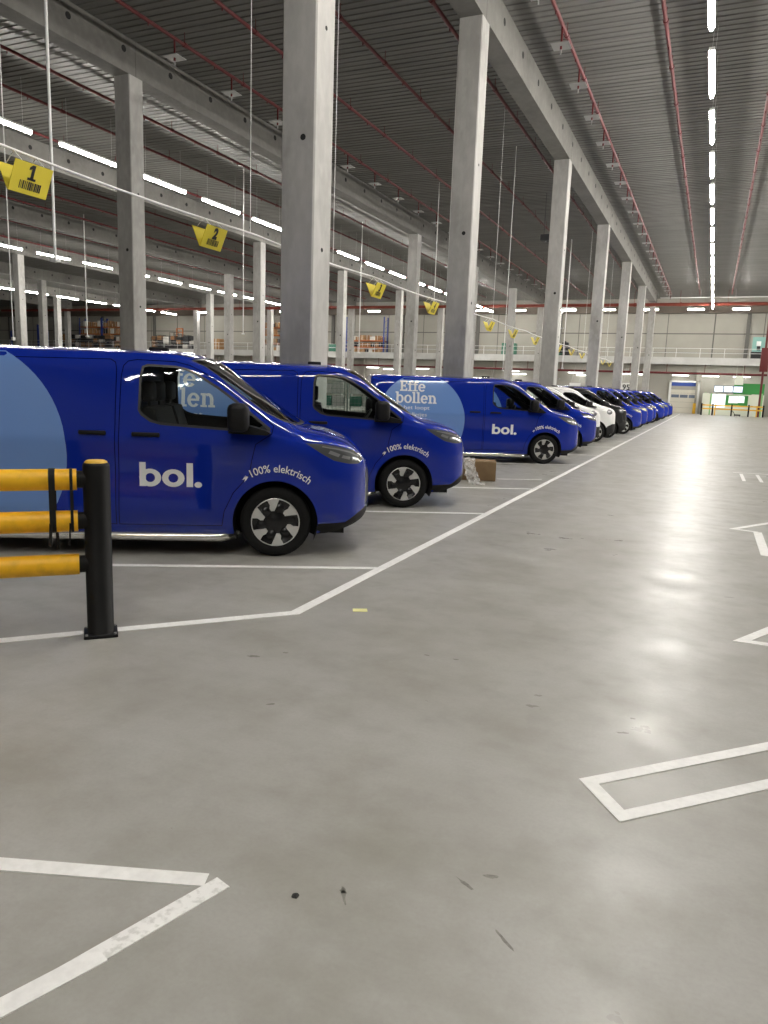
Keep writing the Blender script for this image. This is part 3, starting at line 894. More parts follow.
# ------------------------------------------------------- box and film by van 2
def box_carton():
    o = empty('cardboard_box', (-3.97, 13.62, 0), .30)
    t = MB(); w, d, h = .68, .5, .365
    t.box((-w / 2, -d / 2, .004), (w / 2, d / 2, h), 0, .006)
    b = t.build('carton_body', M['card'], o)
    f = MB()
    for sy in (-1, 1): f.bar((-w / 2 + .01, sy * .005, h + .004), (w / 2 - .01, sy * .005, h + .004), .008, d / 2 - .01)
    MB().box((-w / 2 + .02, -.03, h), (w / 2 - .02, .03, h + .004)).build('tape', M['cartb'], o)
    return tag(o, 'plain brown cardboard box on the floor by second van', 'box')


box_carton()
rr = random.Random(11)
t = MB(); nu, nv = 26, 9; V = []
path = [(-4.06, 13.36, .42), (-4.02, 13.16, .40), (-3.93, 13.02, .27), (-3.86, 12.90, .13), (-3.78, 12.80, .04), (-3.68, 12.76, .02)]
for i in range(nu):
    f = i / (nu - 1) * (len(path) - 1); k = min(int(f), len(path) - 2); p = Vector(path[k]).lerp(Vector(path[k + 1]), f - k)
    for q in range(nv):
        s = (q / (nv - 1) - .5)
        z = max(.004, p.z + rr.uniform(-.018, .018) + .015 * math.sin(i * 1.7 + q * 2.1))
        V.append((p.x + s * .24 * .85 + rr.uniform(-.022, .022), p.y + s * .24 * .35 + rr.uniform(-.03, .03), z))
t.add(V, [(i * nv + q, i * nv + q + 1, (i + 1) * nv + q + 1, (i + 1) * nv + q) for i in range(nu - 1) for q in range(nv - 1)])
tag(t.build('plastic_film', M['film'], fix=False), 'crumpled clear plastic film slumped beside the cardboard box', 'plastic film')

# ----------------------------------------------------------- safety barrier
sb = empty('safety_barrier', (-3.58, 3.61, 0)); tag(sb, 'yellow three-rail barrier with black post before the nearest van', 'barrier')
t = MB(); t.lathe([(.0, 1.150), (.066, 1.150), (.079, 1.142), (.083, 1.125), (.083, .02), (.088, .016)], (0, 0, 0), 'z', 32)
pst = t.build('post', M['black_rubber'], sb)
t = MB(); t.lathe([(.0, 1.166), (.055, 1.164), (.068, 1.156), (.071, 1.148)], (0, 0, 0), 'z', 28); t.build('post_cap', M['yellow_cap'], pst)
bd = Vector((math.cos(math.radians(-135)), math.sin(math.radians(-135)), 0))
t = MB(); t.box((-.105, -.105, .002), (.105, .105, .022), 0, .004)
bp = t.build('base_plate', M['plastic'], sb); bp.rotation_euler = (0, 0, math.radians(45))
for sx in (-1, 1):
    for sy in (-1, 1): 
        q = MB().cyl((sx * .088, sy * .088, .022), (sx * .088, sy * .088, .032), .010, 6).build('bolt', M['galv'], bp)
for z in (1.040, .772, .487):
    r_ = MB(); a = bd * .118 + Vector((0, 0, z)); b = bd * 1.7 + Vector((0, 0, z))
    r_.cyl(a, b, .068, 28)
    ro = r_.build('rail', M['yellow_rail'], sb)
    q = MB(); q.cyl(bd * .06 + Vector((0, 0, z)), bd * .125 + Vector((0, 0, z)), .056, 20); q.build('rail_socket', M['black_rubber'], ro)
# far support post out of the frame
MB().cyl(bd * 1.8, bd * 1.8 + Vector((0, 0, 1.15)), .107, 24).build('post', M['black_rubber'], sb)
side = Vector((bd.y, -bd.x, 0))
for s_, ln, wd in ((.262, .70, .019), (.150, .70, .009)):
    st = MB()
    ring = []
    c0 = bd * s_
    for k in range(25):
        a = 2 * PI * k / 24; ring.append((math.cos(a), math.sin(a)))
    # closed loop round the upper and middle rails
    loop = []
    for k in range(13): a = PI * k / 12; loop.append((math.cos(a) * .073, 1.040 + math.sin(a) * .073))
    for k in range(13): a = PI + PI * k / 12; loop.append((math.cos(a) * .073, .772 + math.sin(a) * .073))
    n = len(loop); V = []
    for (u, z) in loop:
        for dd in (-wd, wd): V.append(tuple(c0 + side * u + bd * dd + Vector((0, 0, z))))
    st.add(V, [(2 * k, 2 * k + 1, 2 * ((k + 1) % n) + 1, 2 * ((k + 1) % n)) for k in range(n)])
    # loose tail
    for sg in ((1, -1) if wd > .015 else (1,)):
        a = c0 + side * (sg * -.078); st.bar(a + Vector((0, 0, .772)) + bd * (.012 * sg), a + Vector((0, 0, .60 + .03 * sg)) + bd * (.02 * sg), .004, wd * 1.3)
    st.build('strap', M['strap'], sb, fix=False)

# ==================================================================== vans
def pslopes(x, Y):
    h = np.diff(x)[:, None]; d = np.diff(Y, axis=0) / h; n = len(x); s = np.zeros_like(Y)
    for i in range(1, n - 1):
        w1 = 2 * h[i] + h[i - 1]; w2 = h[i] + 2 * h[i - 1]
        ok = d[i - 1] * d[i] > 0
        den = np.where(ok, w1 / np.where(ok, d[i - 1], 1) + w2 / np.where(ok, d[i], 1), 1)
        s[i] = np.where(ok, (w1 + w2) / den, 0)
    s[0] = d[0]; s[-1] = d[-1]
    return s


class Skin:
    """half of a van shell as a surface over (u along the van, t = section row)"""
    def __init__(self, st):
        self.u = np.array([s[0] for s in st], float)
        self.Z = np.array([s[1] for s in st], float); self.Y = np.array([s[2] for s in st], float)
        self.sz = pslopes(self.u, self.Z); self.sy = pslopes(self.u, self.Y); self.n = self.Z.shape[1] - 1

    def rows(self, u):
        u = np.clip(np.asarray(u, float), self.u[0], self.u[-1])
        i = np.clip(np.searchsorted(self.u, u, side='right') - 1, 0, len(self.u) - 2)
        h = (self.u[i + 1] - self.u[i]); f = ((u - self.u[i]) / h)[:, None]; h = h[:, None]
        a, b, c, d = 2 * f**3 - 3 * f**2 + 1, (f**3 - 2 * f**2 + f) * h, -2 * f**3 + 3 * f**2, (f**3 - f**2) * h
        out = [a * A[i] + b * B[i] + c * A[i + 1] + d * B[i + 1] for A, B in ((self.Z, self.sz), (self.Y, self.sy))]
        return out

    def zy(self, u, t):
        u = np.asarray(u, float); t = np.clip(np.asarray(t, float), 0, self.n)
        Z, Y = self.rows(u); k = np.arange(self.n + 1.)
        sz = pslopes(k, Z.T).T; sy = pslopes(k, Y.T).T; sz[:, -1] = 0
        i = np.clip(t.astype(int), 0, self.n - 1); f = t - i; r = np.arange(len(t))
        a, b, c, d = 2 * f**3 - 3 * f**2 + 1, f**3 - 2 * f**2 + f, -2 * f**3 + 3 * f**2, f**3 - f**2
        return (a * Z[r, i] + b * sz[r, i] + c * Z[r, i + 1] + d * sz[r, i + 1],
                a * Y[r, i] + b * sy[r, i] + c * Y[r, i + 1] + d * sy[r, i + 1])

    def pos(self, u, t):
        z, y = self.zy(u, t); return np.stack([np.asarray(u, float), y, z], 1)

    def nrm(self, u, t):
        e = .004; u = np.asarray(u, float); t = np.asarray(t, float)
        ua, ub = np.clip(u - e, self.u[0], self.u[-1]), np.clip(u + e, self.u[0], self.u[-1])
        ta, tb = np.clip(t - .02, 0, self.n), np.clip(t + .02, 0, self.n)
        du = self.pos(ub, t) - self.pos(ua, t); dt = self.pos(u, tb) - self.pos(u, ta)
        n = np.cross(dt, du); l = np.linalg.norm(n, axis=1)[:, None]; n = n / np.maximum(l, 1e-9)
        s = np.sign(n[:, 1] + n[:, 2] + 1e-6)[:, None]
        return n * s

    def tz(self, u, z):
        u = np.asarray(u, float); z = np.asarray(z, float); tt = np.linspace(0, self.n, 145)
        out = np.zeros(len(u))
        for i in range(len(u)):
            zz, _ = self.zy(np.full(145, u[i]), tt); out[i] = np.interp(z[i], np.maximum.accumulate(zz), tt)
        return out


def inpoly(P, poly):
    x, y = P[:, 0], P[:, 1]; r = np.zeros(len(P), bool); n = len(poly)
    for i in range(n):
        x1, y1 = poly[i]; x2, y2 = poly[(i + 1) % n]
        c = ((y1 > y) != (y2 > y)) & (x < (x2 - x1) * (y - y1) / ((y2 - y1) if y2 != y1 else 1e-12) + x1); r ^= c
    return r


def dens(poly, closed=True, step=.035):
    out = []; n = len(poly)
    for i in range(n if closed else n - 1):
        a = np.array(poly[i], float); b = np.array(poly[(i + 1) % n], float); k = max(1, int(np.linalg.norm(b - a) / step))
        out += [tuple(a + (b - a) * j / k) for j in range(k)]
    if not closed: out.append(tuple(poly[-1]))
    return out


def inset(poly, d):
    n = len(poly); P = [Vector(p) for p in poly]; ar = sum(P[i].x * P[(i + 1) % n].y - P[(i + 1) % n].x * P[i].y for i in range(n)); s = 1 if ar > 0 else -1
    out = []
    for i in range(n):
        a = (P[i] - P[i - 1]).normalized(); b = (P[(i + 1) % n] - P[i]).normalized()
        na = Vector((-a.y, a.x)) * s; nb = Vector((-b.y, b.x)) * s; m = na + nb; m = m / max(m.length_squared, .4) * 2
        out.append(tuple(P[i] + m * d))
    return out


def roundpoly(poly, r, n=4):
    out = []; m = len(poly)
    for i in range(m):
        p = Vector(poly[i]); a = Vector(poly[i - 1]) - p; b = Vector(poly[(i + 1) % m]) - p
        k = min(r, a.length * .45, b.length * .45); A = p + a.normalized() * k; B = p + b.normalized() * k
        for j in range(n + 1):
            t = j / n; out.append(tuple(A * (1 - t)**2 + p * 2 * t * (1 - t) + B * t**2))
    return out


TS = .14


class VanKind:
    pass


def cdt(skin, us, ts, cons):
    """cons: list of (points in (u,t), closed)"""
    pts = []; edges = []
    for poly, closed in cons:
        o = len(pts); pts += [(p[0], p[1] * TS) for p in poly]; n = len(poly)
        edges += [(o + i, o + (i + 1) % n) for i in range(n if closed else n - 1)]
    C = np.array(pts) if pts else np.zeros((0, 2))
    for i, u in enumerate(us):
        for k, t in enumerate(ts):
            q = np.array((u, t * TS))
            edge = i in (0, len(us) - 1) or k in (0, len(ts) - 1)
            if len(C) and not edge and np.min(np.sum((C - q)**2, 1)) < .013**2: continue
            pts.append(tuple(q))
    r = delaunay_2d_cdt([Vector(p) for p in pts], edges, [], 0, 1e-5)
    V = np.array([(v.x, v.y / TS) for v in r[0]]); F = np.array([f for f in r[2] if len(f) == 3])
    return V, F


def shell_mesh(name, skin, V, F, sel, mats, mi, parent, sides=(-1,), off=0., extra=None):
    idx = np.unique(F[sel]) if len(F[sel]) else np.array([], int)
    if not len(idx): return None
    mp = -np.ones(len(V), int); mp[idx] = np.arange(len(idx))
    P = skin.pos(V[idx, 0], V[idx, 1]); N = skin.nrm(V[idx, 0], V[idx, 1]); P = P + N * off
    T = mp[F[sel]]
    g = np.cross(P[T[:, 1]] - P[T[:, 0]], P[T[:, 2]] - P[T[:, 0]]); flip = np.sum(g * N[T[:, 0]], 1) < 0
    T[flip] = T[flip][:, ::-1]
    vs, ns, fs, ms = [], [], [], []
    for s in sides:
        o = len(vs); q = P * [1, s, 1]; nn = N * [1, s, 1]
        vs += [tuple(p) for p in q]; ns += [tuple(p) for p in nn]
        fs += [tuple((t if s > 0 else t[::-1]) + o) for t in T]; ms += list(mi[sel] if hasattr(mi, '__len__') else [mi] * len(T))
    if extra:
        o = len(vs); vs += extra[0]; ns += extra[1]; fs += [tuple(i + o for i in f) for f in extra[2]]; ms += extra[3]
    me = bpy.data.meshes.new(name); me.from_pydata(vs, [], fs)
    for m in (mats if isinstance(mats, (list, tuple)) else [mats]): me.materials.append(m)
    me.polygons.foreach_set('material_index', np.array(ms, dtype=np.int32)); me.polygons.foreach_set('use_smooth', [True] * len(fs))
    me.update(); me.normals_split_custom_set_from_vertices([Vector(n).normalized() for n in ns])
    o = bpy.data.objects.new(name, me); COL.objects.link(o)
    if parent: o.parent = parent
    return o


def overlay(name, skin, polys, m, parent, side=-1, off=.003, meshes=()):
    """lettering / decals lying on the shell: polys in (u,z) or ready meshes (verts2d, faces)"""
    vs, ns, fs = [], [], []
    todo = [(p, None) for p in polys] + list(meshes)
    for p, f in todo:
        if f is None:
            q = dens(p, True, .03); n = len(q); P2 = [Vector(a) for a in q]
            r = delaunay_2d_cdt(P2 + interior(q, .07), [(i, (i + 1) % n) for i in range(n)], [], 0, 1e-5)
            W2 = np.array([(a.x, a.y) for a in r[0]]); T = np.array([a for a in r[2] if len(a) == 3])
            c = W2[T].mean(1); T = T[inpoly(c, q)]
        else:
            W2 = np.array(p, float); T = [tuple(a) for a in f]
        t = skin.tz(W2[:, 0], W2[:, 1]); N = skin.nrm(W2[:, 0], t); P = (skin.pos(W2[:, 0], t) + N * off) * [1, side, 1]; N = N * [1, side, 1]
        o = len(vs); vs += [tuple(a) for a in P]; ns += [tuple(a) for a in N]
        for a in T:
            a = [int(i) for i in a]
            g = np.cross(P[a[1]] - P[a[0]], P[a[2]] - P[a[0]])
            if np.dot(g, N[a[0]]) < 0: a = a[::-1]
            fs.append(tuple(i + o for i in a))
    me = bpy.data.meshes.new(name); me.from_pydata(vs, [], fs); me.materials.append(m)
    me.polygons.foreach_set('use_smooth', [True] * len(fs)); me.update()
    me.normals_split_custom_set_from_vertices([Vector(n).normalized() for n in ns])
    o = bpy.data.objects.new(name, me); COL.objects.link(o); o.parent = parent
    return o


def interior(q, step):
    q = np.array(q); lo, hi = q.min(0), q.max(0); out = []
    xs = np.arange(lo[0] + step / 2, hi[0], step); ys = np.arange(lo[1] + step / 2, hi[1], step)
    if not len(xs) or not len(ys): return []
    G = np.array([(x, y) for x in xs for y in ys]); G = G[inpoly(G, q)]
    return [Vector(g) for g in G if np.min(np.sum((q - g)**2, 1)) > (step * .35)**2]


# ----- letter shapes built from strokes (local units: x-height box)
def ring(cx, cy, rx, ry, wx, wy=None, a0=0., a1=360., n=22):
    wy = wy or wx; out = []
    for i in range(n):
        A = math.radians(a0 + (a1 - a0) * i / n); B = math.radians(a0 + (a1 - a0) * (i + 1) / n)
        out.append([(cx + rx * math.cos(A), cy + ry * math.sin(A)), (cx + rx * math.cos(B), cy + ry * math.sin(B)),
                    (cx + (rx - wx) * math.cos(B), cy + (ry - wy) * math.sin(B)), (cx + (rx - wx) * math.cos(A), cy + (ry - wy) * math.sin(A))])
    return out


def rect(x0, y0, x1, y1): return [[(x0, y0), (x1, y0), (x1, y1), (x0, y1)]]


def disc(cx, cy, r, n=20): return [[(cx + r * math.cos(2 * PI * i / n), cy + r * math.sin(2 * PI * i / n)) for i in range(n)]]


def g_b(s=.20, slab=0.):      # returns strokes, advance; x-height .75, ascender 1
    return rect(.0 + slab, 0, s + slab, 1) + ring(.40 + slab, .37, .40, .385, .205, .15) + (rect(0, 1 - .13, slab + .02, 1) if slab else []), .82 + slab


def wordmark():
    out = []
    out += rect(0, 0, .205, 1.03) + ring(.345, .37, .355, .385, .20, .19)
    out += ring(1.09, .37, .365, .385, .205, .19)
    out += rect(1.52, -.0, 1.73, 1.03) + disc(1.90, .10, .125)
    return out, 2.03


SL = .115     # slab thickness


def slab_glyph(ch):
    st = .21
    if ch == 'E':
        return rect(.08, 0, .08 + st + .02, 1) + rect(0, 0, .72, SL + .03) + rect(0, 1 - SL - .03, .72, 1) + rect(.2, .44, .55, .58) + rect(.60, 0, .74, .30) + rect(.60, .70, .74, 1) + rect(.47, .36, .57, .66), .80
    if ch == 'f':
        return rect(.12, 0, .12 + st, .80) + rect(.0, 0, .50, SL) + rect(0, .60, .50, .73) + ring(.41, .78, .29, .24, .20, .15, 70, 180, 10) + disc(.50, .90, .095), .54
    if ch == 'e':
        return ring(.38, .365, .38, .385, .215, .13, 12, 322, 24) + rect(.18, .32, .72, .435), .80
    if ch == 'b':
        return rect(.10, 0, .10 + st, 1) + rect(0, 1 - SL, .2, 1) + ring(.46, .365, .39, .385, .215, .13), .90
    if ch == 'o':
        return ring(.40, .365, .40, .385, .215, .13), .84
    if ch == 'l':
        return rect(.10, 0, .10 + st, 1) + rect(0, 1 - SL, .2, 1) + rect(0, 0, .42, SL), .45
    if ch == 'n':
        return rect(.10, 0, .10 + st, .74) + rect(0, .74 - SL, .2, .74) + rect(0, 0, .40, SL) + ring(.46, .40, .32, .35, st, .15, 0, 125, 12) + rect(.57, 0, .57 + st, .42) + rect(.47, 0, .88, SL), .92
    return [], .4


def slab_word(w):
    x = 0; out = []
    for ch in w:
        g, a = slab_glyph(ch); out += [[(p[0] + x, p[1]) for p in q] for q in g]; x += a
    return out, x


def fit(polys, w, u0, u1, z0, hgt):
    s = (u1 - u0) / w
    return [[(u0 + p[0] * s, z0 + p[1] * hgt) for p in q] for q in polys]


def fit_text(s, u0, u1, z0, size, bold=0.):
    V, F = text_mesh(s, 1., bold); xs = [v[0] for v in V]; a, b = min(xs), max(xs); k = (u1 - u0) / (b - a)
    return [(u0 + (v[0] - a) * k, z0 + v[1] * size) for v in V], F


def arc_text(s, cx, cz, r, a0, a1, size, bold=0.):
    V, F = text_mesh(s, 1., bold); xs = [v[0] for v in V]; a, b = min(xs), max(xs); out = []
    for x, y in V:
        th = math.radians(a0 + (a1 - a0) * (x - a) / (b - a)); rr_ = r + y * size
        out.append((cx + rr_ * math.cos(th), cz + rr_ * math.sin(th)))
    return out, F


# ----------------------------------------------------------------- skins
RZ = [.22, .30, .48, .78, 1.08, 1.22, 1.40, 1.60, 1.80, 1.875, 1.93, 1.96, 1.975]
RY = [.955, .985, 1.010, .998, 1.008, .985, .955, .915, .865, .825, .72, .43, 0]
lowF = ([.22, .30, .48, .76, 1.0], [.95, .98, 1.0, 1.0, .998])


def stn(u, lo, z, y): return (u, lo[0] + z, lo[1] + y)


def ford_table():
    full = (RZ[:5], RY[:5])
    return [
        (-4.13, [.27, .34, .5, .78, 1.06, 1.2, 1.38, 1.57, 1.75, 1.82, 1.865, 1.89, 1.90], [v * .95 for v in RY]),
        (-4.09, [.25, .32, .49, .78, 1.07, 1.21, 1.39, 1.59, 1.785, 1.86, 1.91, 1.94, 1.955], [v * .98 for v in RY]),
        (-3.9, RZ, [v * .994 for v in RY]), (-3.3, RZ, RY), (-2.4, RZ, RY), (-1.6, RZ, RY), (-1.05, RZ, RY),
        stn(-.72, full, [1.21, 1.38, 1.57, 1.735, 1.79, 1.85, 1.89, 1.905], [.98, .95, .91, .865, .825, .70, .42, 0]),
        stn(-.35, full, [1.20, 1.29, 1.40, 1.49, 1.535, 1.60, 1.645, 1.66], [.975, .95, .92, .885, .85, .72, .43, 0]),
        stn(0, lowF, [1.17, 1.20, 1.24, 1.28, 1.31, 1.375, 1.415, 1.43], [.97, .955, .94, .915, .88, .74, .45, 0]),
        stn(.22, lowF, [1.13, 1.15, 1.175, 1.20, 1.215, 1.245, 1.268, 1.278], [.96, .945, .925, .90, .86, .72, .45, 0]),
        stn(.5, ([.235, .31, .48, .74, .96], [.90, .94, .97, .975, .96]), [1.08, 1.105, 1.13, 1.15, 1.165, 1.19, 1.205, 1.21], [.935, .92, .90, .865, .81, .67, .40, 0]),
        stn(.72, ([.30, .35, .48, .70, .89], [.85, .885, .905, .905, .89]), [1.0, 1.03, 1.06, 1.085, 1.10, 1.115, 1.125, 1.13], [.87, .855, .83, .79, .73, .59, .35, 0]),
        stn(.84, ([.36, .41, .50, .66, .82], [.76, .79, .80, .80, .785]), [.93, .955, .98, .995, 1.005, 1.02, 1.03, 1.035], [.76, .74, .71, .67, .61, .48, .28, 0]),
        stn(.905, ([.41, .45, .52, .62, .74], [.58, .63, .64, .64, .625]), [.84, .86, .88, .895, .905, .915, .92, .925], [.60, .58, .55, .51, .46, .36, .21, 0]),
        stn(.93, ([.44, .47, .52, .60, .68], [.38, .42, .43, .43, .42]), [.74, .76, .78, .79, .80, .81, .815, .82], [.40, .38, .36, .33, .30, .23, .13, 0]),
    ]


def round_table_():
    """second kind: shorter, rounder nose, one sweeping windscreen and bonnet line"""
    out = []
    for u, z, y in ford_table():
        z = list(z); y = list(y)
        zz = [a * .955 if a > 1.3 else a * (1 - .045 * max(0, min(1, (a - .9) / .4))) for a in z]
        if u >= 0:
            zz = [a + (.05 if a > .9 else 0) for a in zz]
        if u > .22: u = .22 + (u - .22) * .86
        if u > .2: zz = [a + (.03 if a > .8 else 0) for a in zz]
        out.append((u, zz, [v * .955 for v in y]))
    return out


def make_wheel(parent, u, side, skin_w=.985):
    y_out = side * skin_w; d = -side
    t = MB()
    t.lathe([(.235, d * .02), (.255, d * .004), (.30, 0), (.328, d * .014), (.345, d * .05), (.345, d * .165), (.33, d * .205), (.29, d * .215), (.235, d * .215)], (u, y_out, .345), 'y', 44)
    w = t.build('wheel', M['tyre'], parent)
    r = MB()
    r.lathe([(0, d * .02), (.05, d * .022), (.075, d * .035), (.14, d * .04), (.20, d * .028), (.222, d * .012), (.238, d * .012), (.238, d * .2)], (u, y_out, .345), 'y', 44)
    for k in range(6):
        a = 2 * PI * k / 6 + .25
        r.lathe([(0, d * .018), (.045, d * .022), (.06, d * .04)], (u + .14 * math.cos(a), y_out, .345 + .14 * math.sin(a)), 'y', 6)
    rim = r.build('rim', M['rimd'], w)
    p = MB()
    for k in range(6):
        a0 = 60 * k + 14 + 30
        shape = [(.112, -9), (.150, -16), (.228, -23), (.230, -8), (.229, 7), (.178, 4), (.146, 9), (.118, 7)]
        P = [((r_) * math.cos(math.radians(a0 - q * side)), (r_) * math.sin(math.radians(a0 - q * side))) for r_, q in shape]
        p.prism(P, lambda a, b, t_: (u + a, y_out + t_, .345 + b), d * .030, d * .008)
    p.lathe([(.226, d * .011), (.233, d * .009), (.238, d * .013)], (u, y_out, .345), 'y', 44)
    p.build('spoke_insert', M['rims'], w)
    return w


def make_van(kind, paint, label, group):
    root = empty('panel_van'); tag(root, label, 'van', group)
    F_ = kind == 'a'
    sk = Skin(ford_table() if F_ else round_table_()); wy = .985 if F_ else .94
    uF = float(sk.u[-1])
    TRIM = [(-1.295, 1.39), (-1.289, 1.706), (-1.268, 1.80), (-1.22, 1.822), (-.96, 1.815), (-.85, 1.793), (-.759, 1.755), (-.558, 1.635), (-.387, 1.514), (-.181, 1.352),
            (-.055, 1.255), (-.065, 1.215), (-.46, 1.222), (-1.08, 1.258), (-1.18, 1.282), (-1.27, 1.345)]
    MAIN = [(-1.272, 1.40), (-1.266, 1.70), (-1.246, 1.788), (-1.21, 1.800), (-.96, 1.793), (-.86, 1.771), (-.770, 1.733), (-.570, 1.613), (-.40, 1.492), (-.345, 1.450), (-.345, 1.245),
            (-.46, 1.247), (-1.07, 1.283), (-1.165, 1.306), (-1.248, 1.362)]
    QUART = [(-.305, 1.243), (-.305, 1.418), (-.19, 1.328), (-.088, 1.25), (-.095, 1.238)]
    DOOR = [(-1.48, .30), (-1.466, 1.30), (-1.458, 1.70), (-1.44, 1.80), (-1.40, 1.845), (-1.32, 1.862), (-.96, 1.855), (-.83, 1.825), (-.74, 1.785), (-.54, 1.667), (-.37, 1.547), (-.16, 1.388),
            (-.025, 1.28), (-.04, 1.20), (-.19, 1.10), (-.225, .95), (-.25, .80), (-.40, .63), (-.485, .45), (-.51, .30)]
    SLIDE = [(-2.62, .30), (-2.62, 1.78), (-2.58, 1.845), (-1.56, 1.858), (-1.51, 1.83), (-1.495, 1.76), (-1.50, .30)]
    if not F_:
        f = lambda p: [(a, b * .955 if b > 1.5 else b - .01) for a, b in p]
        TRIM, MAIN, DOOR, SLIDE = f(roundpoly([(-1.25, 1.27), (-1.24, 1.78), (-.85, 1.77), (-.45, 1.55), (-.16, 1.34), (-.14, 1.24)], .10)), None, f(DOOR), f(SLIDE)
        MAIN = inset(TRIM, .025); QUART = []
    HEAD = [(.28, 1.125), (.45, 1.118), (.60, 1.095), (.74, 1.06), (.83, 1.01), (.852, .96), (.80, .925), (.70, .93), (.56, .96), (.43, 1.03)] if F_ else \
        [(.47 + .115 * math.cos(a) + .03 * math.sin(a), 1.06 + .085 * math.sin(a) - .03 * math.cos(a)) for a in np.linspace(0, 2 * PI, 18)[:-1]]
    zs = (lambda u: np.interp(u, [.40, .68, .86, .93], [.335, .348, .47, .50])) if F_ else (lambda u: np.interp(u, [.30, .42, .60, .85], [.40, .56, .64, .66]))
    u_sk = .415 if F_ else .30
    ARC = [(0., .345, .41), (-3.10, .345, .41)]
    cons = []

    def con(poly, closed=True, step=.035):
        q = np.array(dens(poly, closed, step)); cons.append((list(zip(q[:, 0], sk.tz(q[:, 0], q[:, 1]))), closed))
    rings = [TRIM, MAIN, DOOR, inset(DOOR, .007), SLIDE, inset(SLIDE, .007), HEAD]
    if QUART: rings.append(QUART)
    for p in rings: con(p)
    for cx, cz, r in ARC:
        th = np.radians(np.linspace(-40, 220, 61)); q = [(cx + r * math.cos(a), cz + r * math.sin(a)) for a in th]
        zb = sk.zy(np.array([p[0] for p in q]), np.zeros(61))[0]; q = [p for p, z in zip(q, zb) if p[1] > z + .005]
        con(q, False)
    us_ = np.linspace(u_sk, uF - .004, 22); con([(u, float(zs(u))) for u in us_], False)
    WS = [(-.715, 12), (-.73, 11), (-.76, 10.3), (-.79, 9.75), (-.45, 9.55), (-.12, 9.5), (.04, 9.75), (.12, 10.4), (.175, 11), (.205, 12)]
    if not F_: WS = [(u + (.07 if u > 0 else 0), t) for u, t in WS]
    WSO = [(-.745, 12), (-.76, 11), (-.79, 10.3), (-.83, 9.65), (-.45, 9.42), (-.10, 9.38), (.075, 9.7), (.155, 10.4), (.215, 11), (.245, 12)]
    if not F_: WSO = [(u + (.07 if u > 0 else 0), t) for u, t in WSO]
    cons.append((dens(WS, False, .12), False)); cons.append((dens(WSO, False, .12), False))
    us = np.unique(np.round(np.concatenate([np.arange(-4.13, -.9, .11), np.arange(-.9, .3, .055), np.arange(.3, uF - .1, .035), np.linspace(uF - .1, uF, 9), [-4.11, -4.09, uF]]), 4))
    us = us[(us >= sk.u[0]) & (us <= uF)]
    V, F = cdt(sk, us, np.linspace(0, 12, 43), cons)
    c = V[F].mean(1); z, y = sk.zy(c[:, 0], c[:, 1]); u, t = c[:, 0], c[:, 1]; UZ = np.stack([u, z], 1)
    lab = np.array(['body'] * len(F), dtype='<U14')
    side_ok = t < 9.3
    skirt = (u > u_sk) & (z < zs(u)); lab[skirt] = 'bumper'
    gr = (u > uF - .042) & (z > .52) & (z < .86); lab[gr] = 'grille'
    lab[inpoly(UZ, HEAD)] = 'headlamp'
    for nm, p in (('sliding', SLIDE), ('front', DOOR)):
        a = inpoly(UZ, p) & side_ok; b = inpoly(UZ, inset(p, .007)) & side_ok
        lab[a] = 'gap'; lab[b] = nm
    lab[inpoly(UZ, TRIM) & side_ok] = 'trim'; lab[inpoly(UZ, MAIN) & side_ok] = 'glass'
    if QUART: lab[inpoly(UZ, QUART) & side_ok] = 'quarter'
    lab[inpoly(c, WSO)] = 'wstrim'; lab[inpoly(c, WS)] = 'screen'
    for cx, cz, r in ARC: lab[(u - cx)**2 + (z - cz)**2 < r * r] = 'hole'
    P = M[paint]
    # body with end caps
    ev, en, ef, em = [], [], [], []
    for uu, nx, m_ in ((float(sk.u[0]), -1, 0), (uF, 1, 2)):
        tt = np.linspace(0, 12, 43); q = sk.pos(np.full(43, uu), tt)
        loop = [tuple(p) for p in q] + [(p[0], -p[1], p[2]) for p in q[::-1][1:]]
        o = len(ev); cz = float(np.mean(q[:, 2])); ev += loop + [(uu, 0, cz)]; en += [(nx, 0, 0)] * (len(loop) + 1); k = len(loop)
        for i in range(k):
            f = (o + i, o + (i + 1) % k, o + k); A_, B_, C_ = (np.array(ev[j]) for j in f); ef.append(f if np.cross(B_ - A_, C_ - A_)[0] * nx > 0 else f[::-1]); em.append(m_)
    tt = np.linspace(0, 12, 43); q = sk.pos(np.full(43, uF), tt); bx = ([], [], [], [])
    ev2, en2, ef2, em2 = [], [], [], []
    k0 = 43 + 42 + 1; ev, en, ef, em = ev[:k0], en[:k0], [f for f, mm in zip(ef, em) if mm == 0], [0] * sum(mm == 0 for mm in em)
    for k in range(42):
        P4 = [tuple(q[k]), tuple(q[k + 1]), (q[k + 1][0], -q[k + 1][1], q[k + 1][2]), (q[k][0], -q[k][1], q[k][2])]
        A_, B_, C_ = (np.array(P4[j]) for j in (0, 1, 2)); f = (0, 1, 2, 3)
        if np.cross(B_ - A_, C_ - A_)[0] < 0: f = (3, 2, 1, 0)
        low = (q[k][2] + q[k + 1][2]) / 2 < zs(uF)
        if low:
            o = len(bx[0]); bx[0].extend(P4); bx[1].extend([(1, 0, 0)] * 4); bx[2].append(tuple(o + i for i in f)); bx[3].append(0)
        else:
            o = len(ev); ev += P4; en += [(1, 0, 0)] * 4; ef.append(tuple(o + i for i in f)); em.append(2)
    bsel = (lab == 'body') | (lab == 'gap') | (lab == 'grille')
    mi = np.where(lab == 'gap', 1, np.where(lab == 'grille', 2, 0))
    shell_mesh('body', sk, V, F, bsel, [P, M['gap'], M['trim']], mi, root, (1, -1), 0, (ev, en, ef, em))
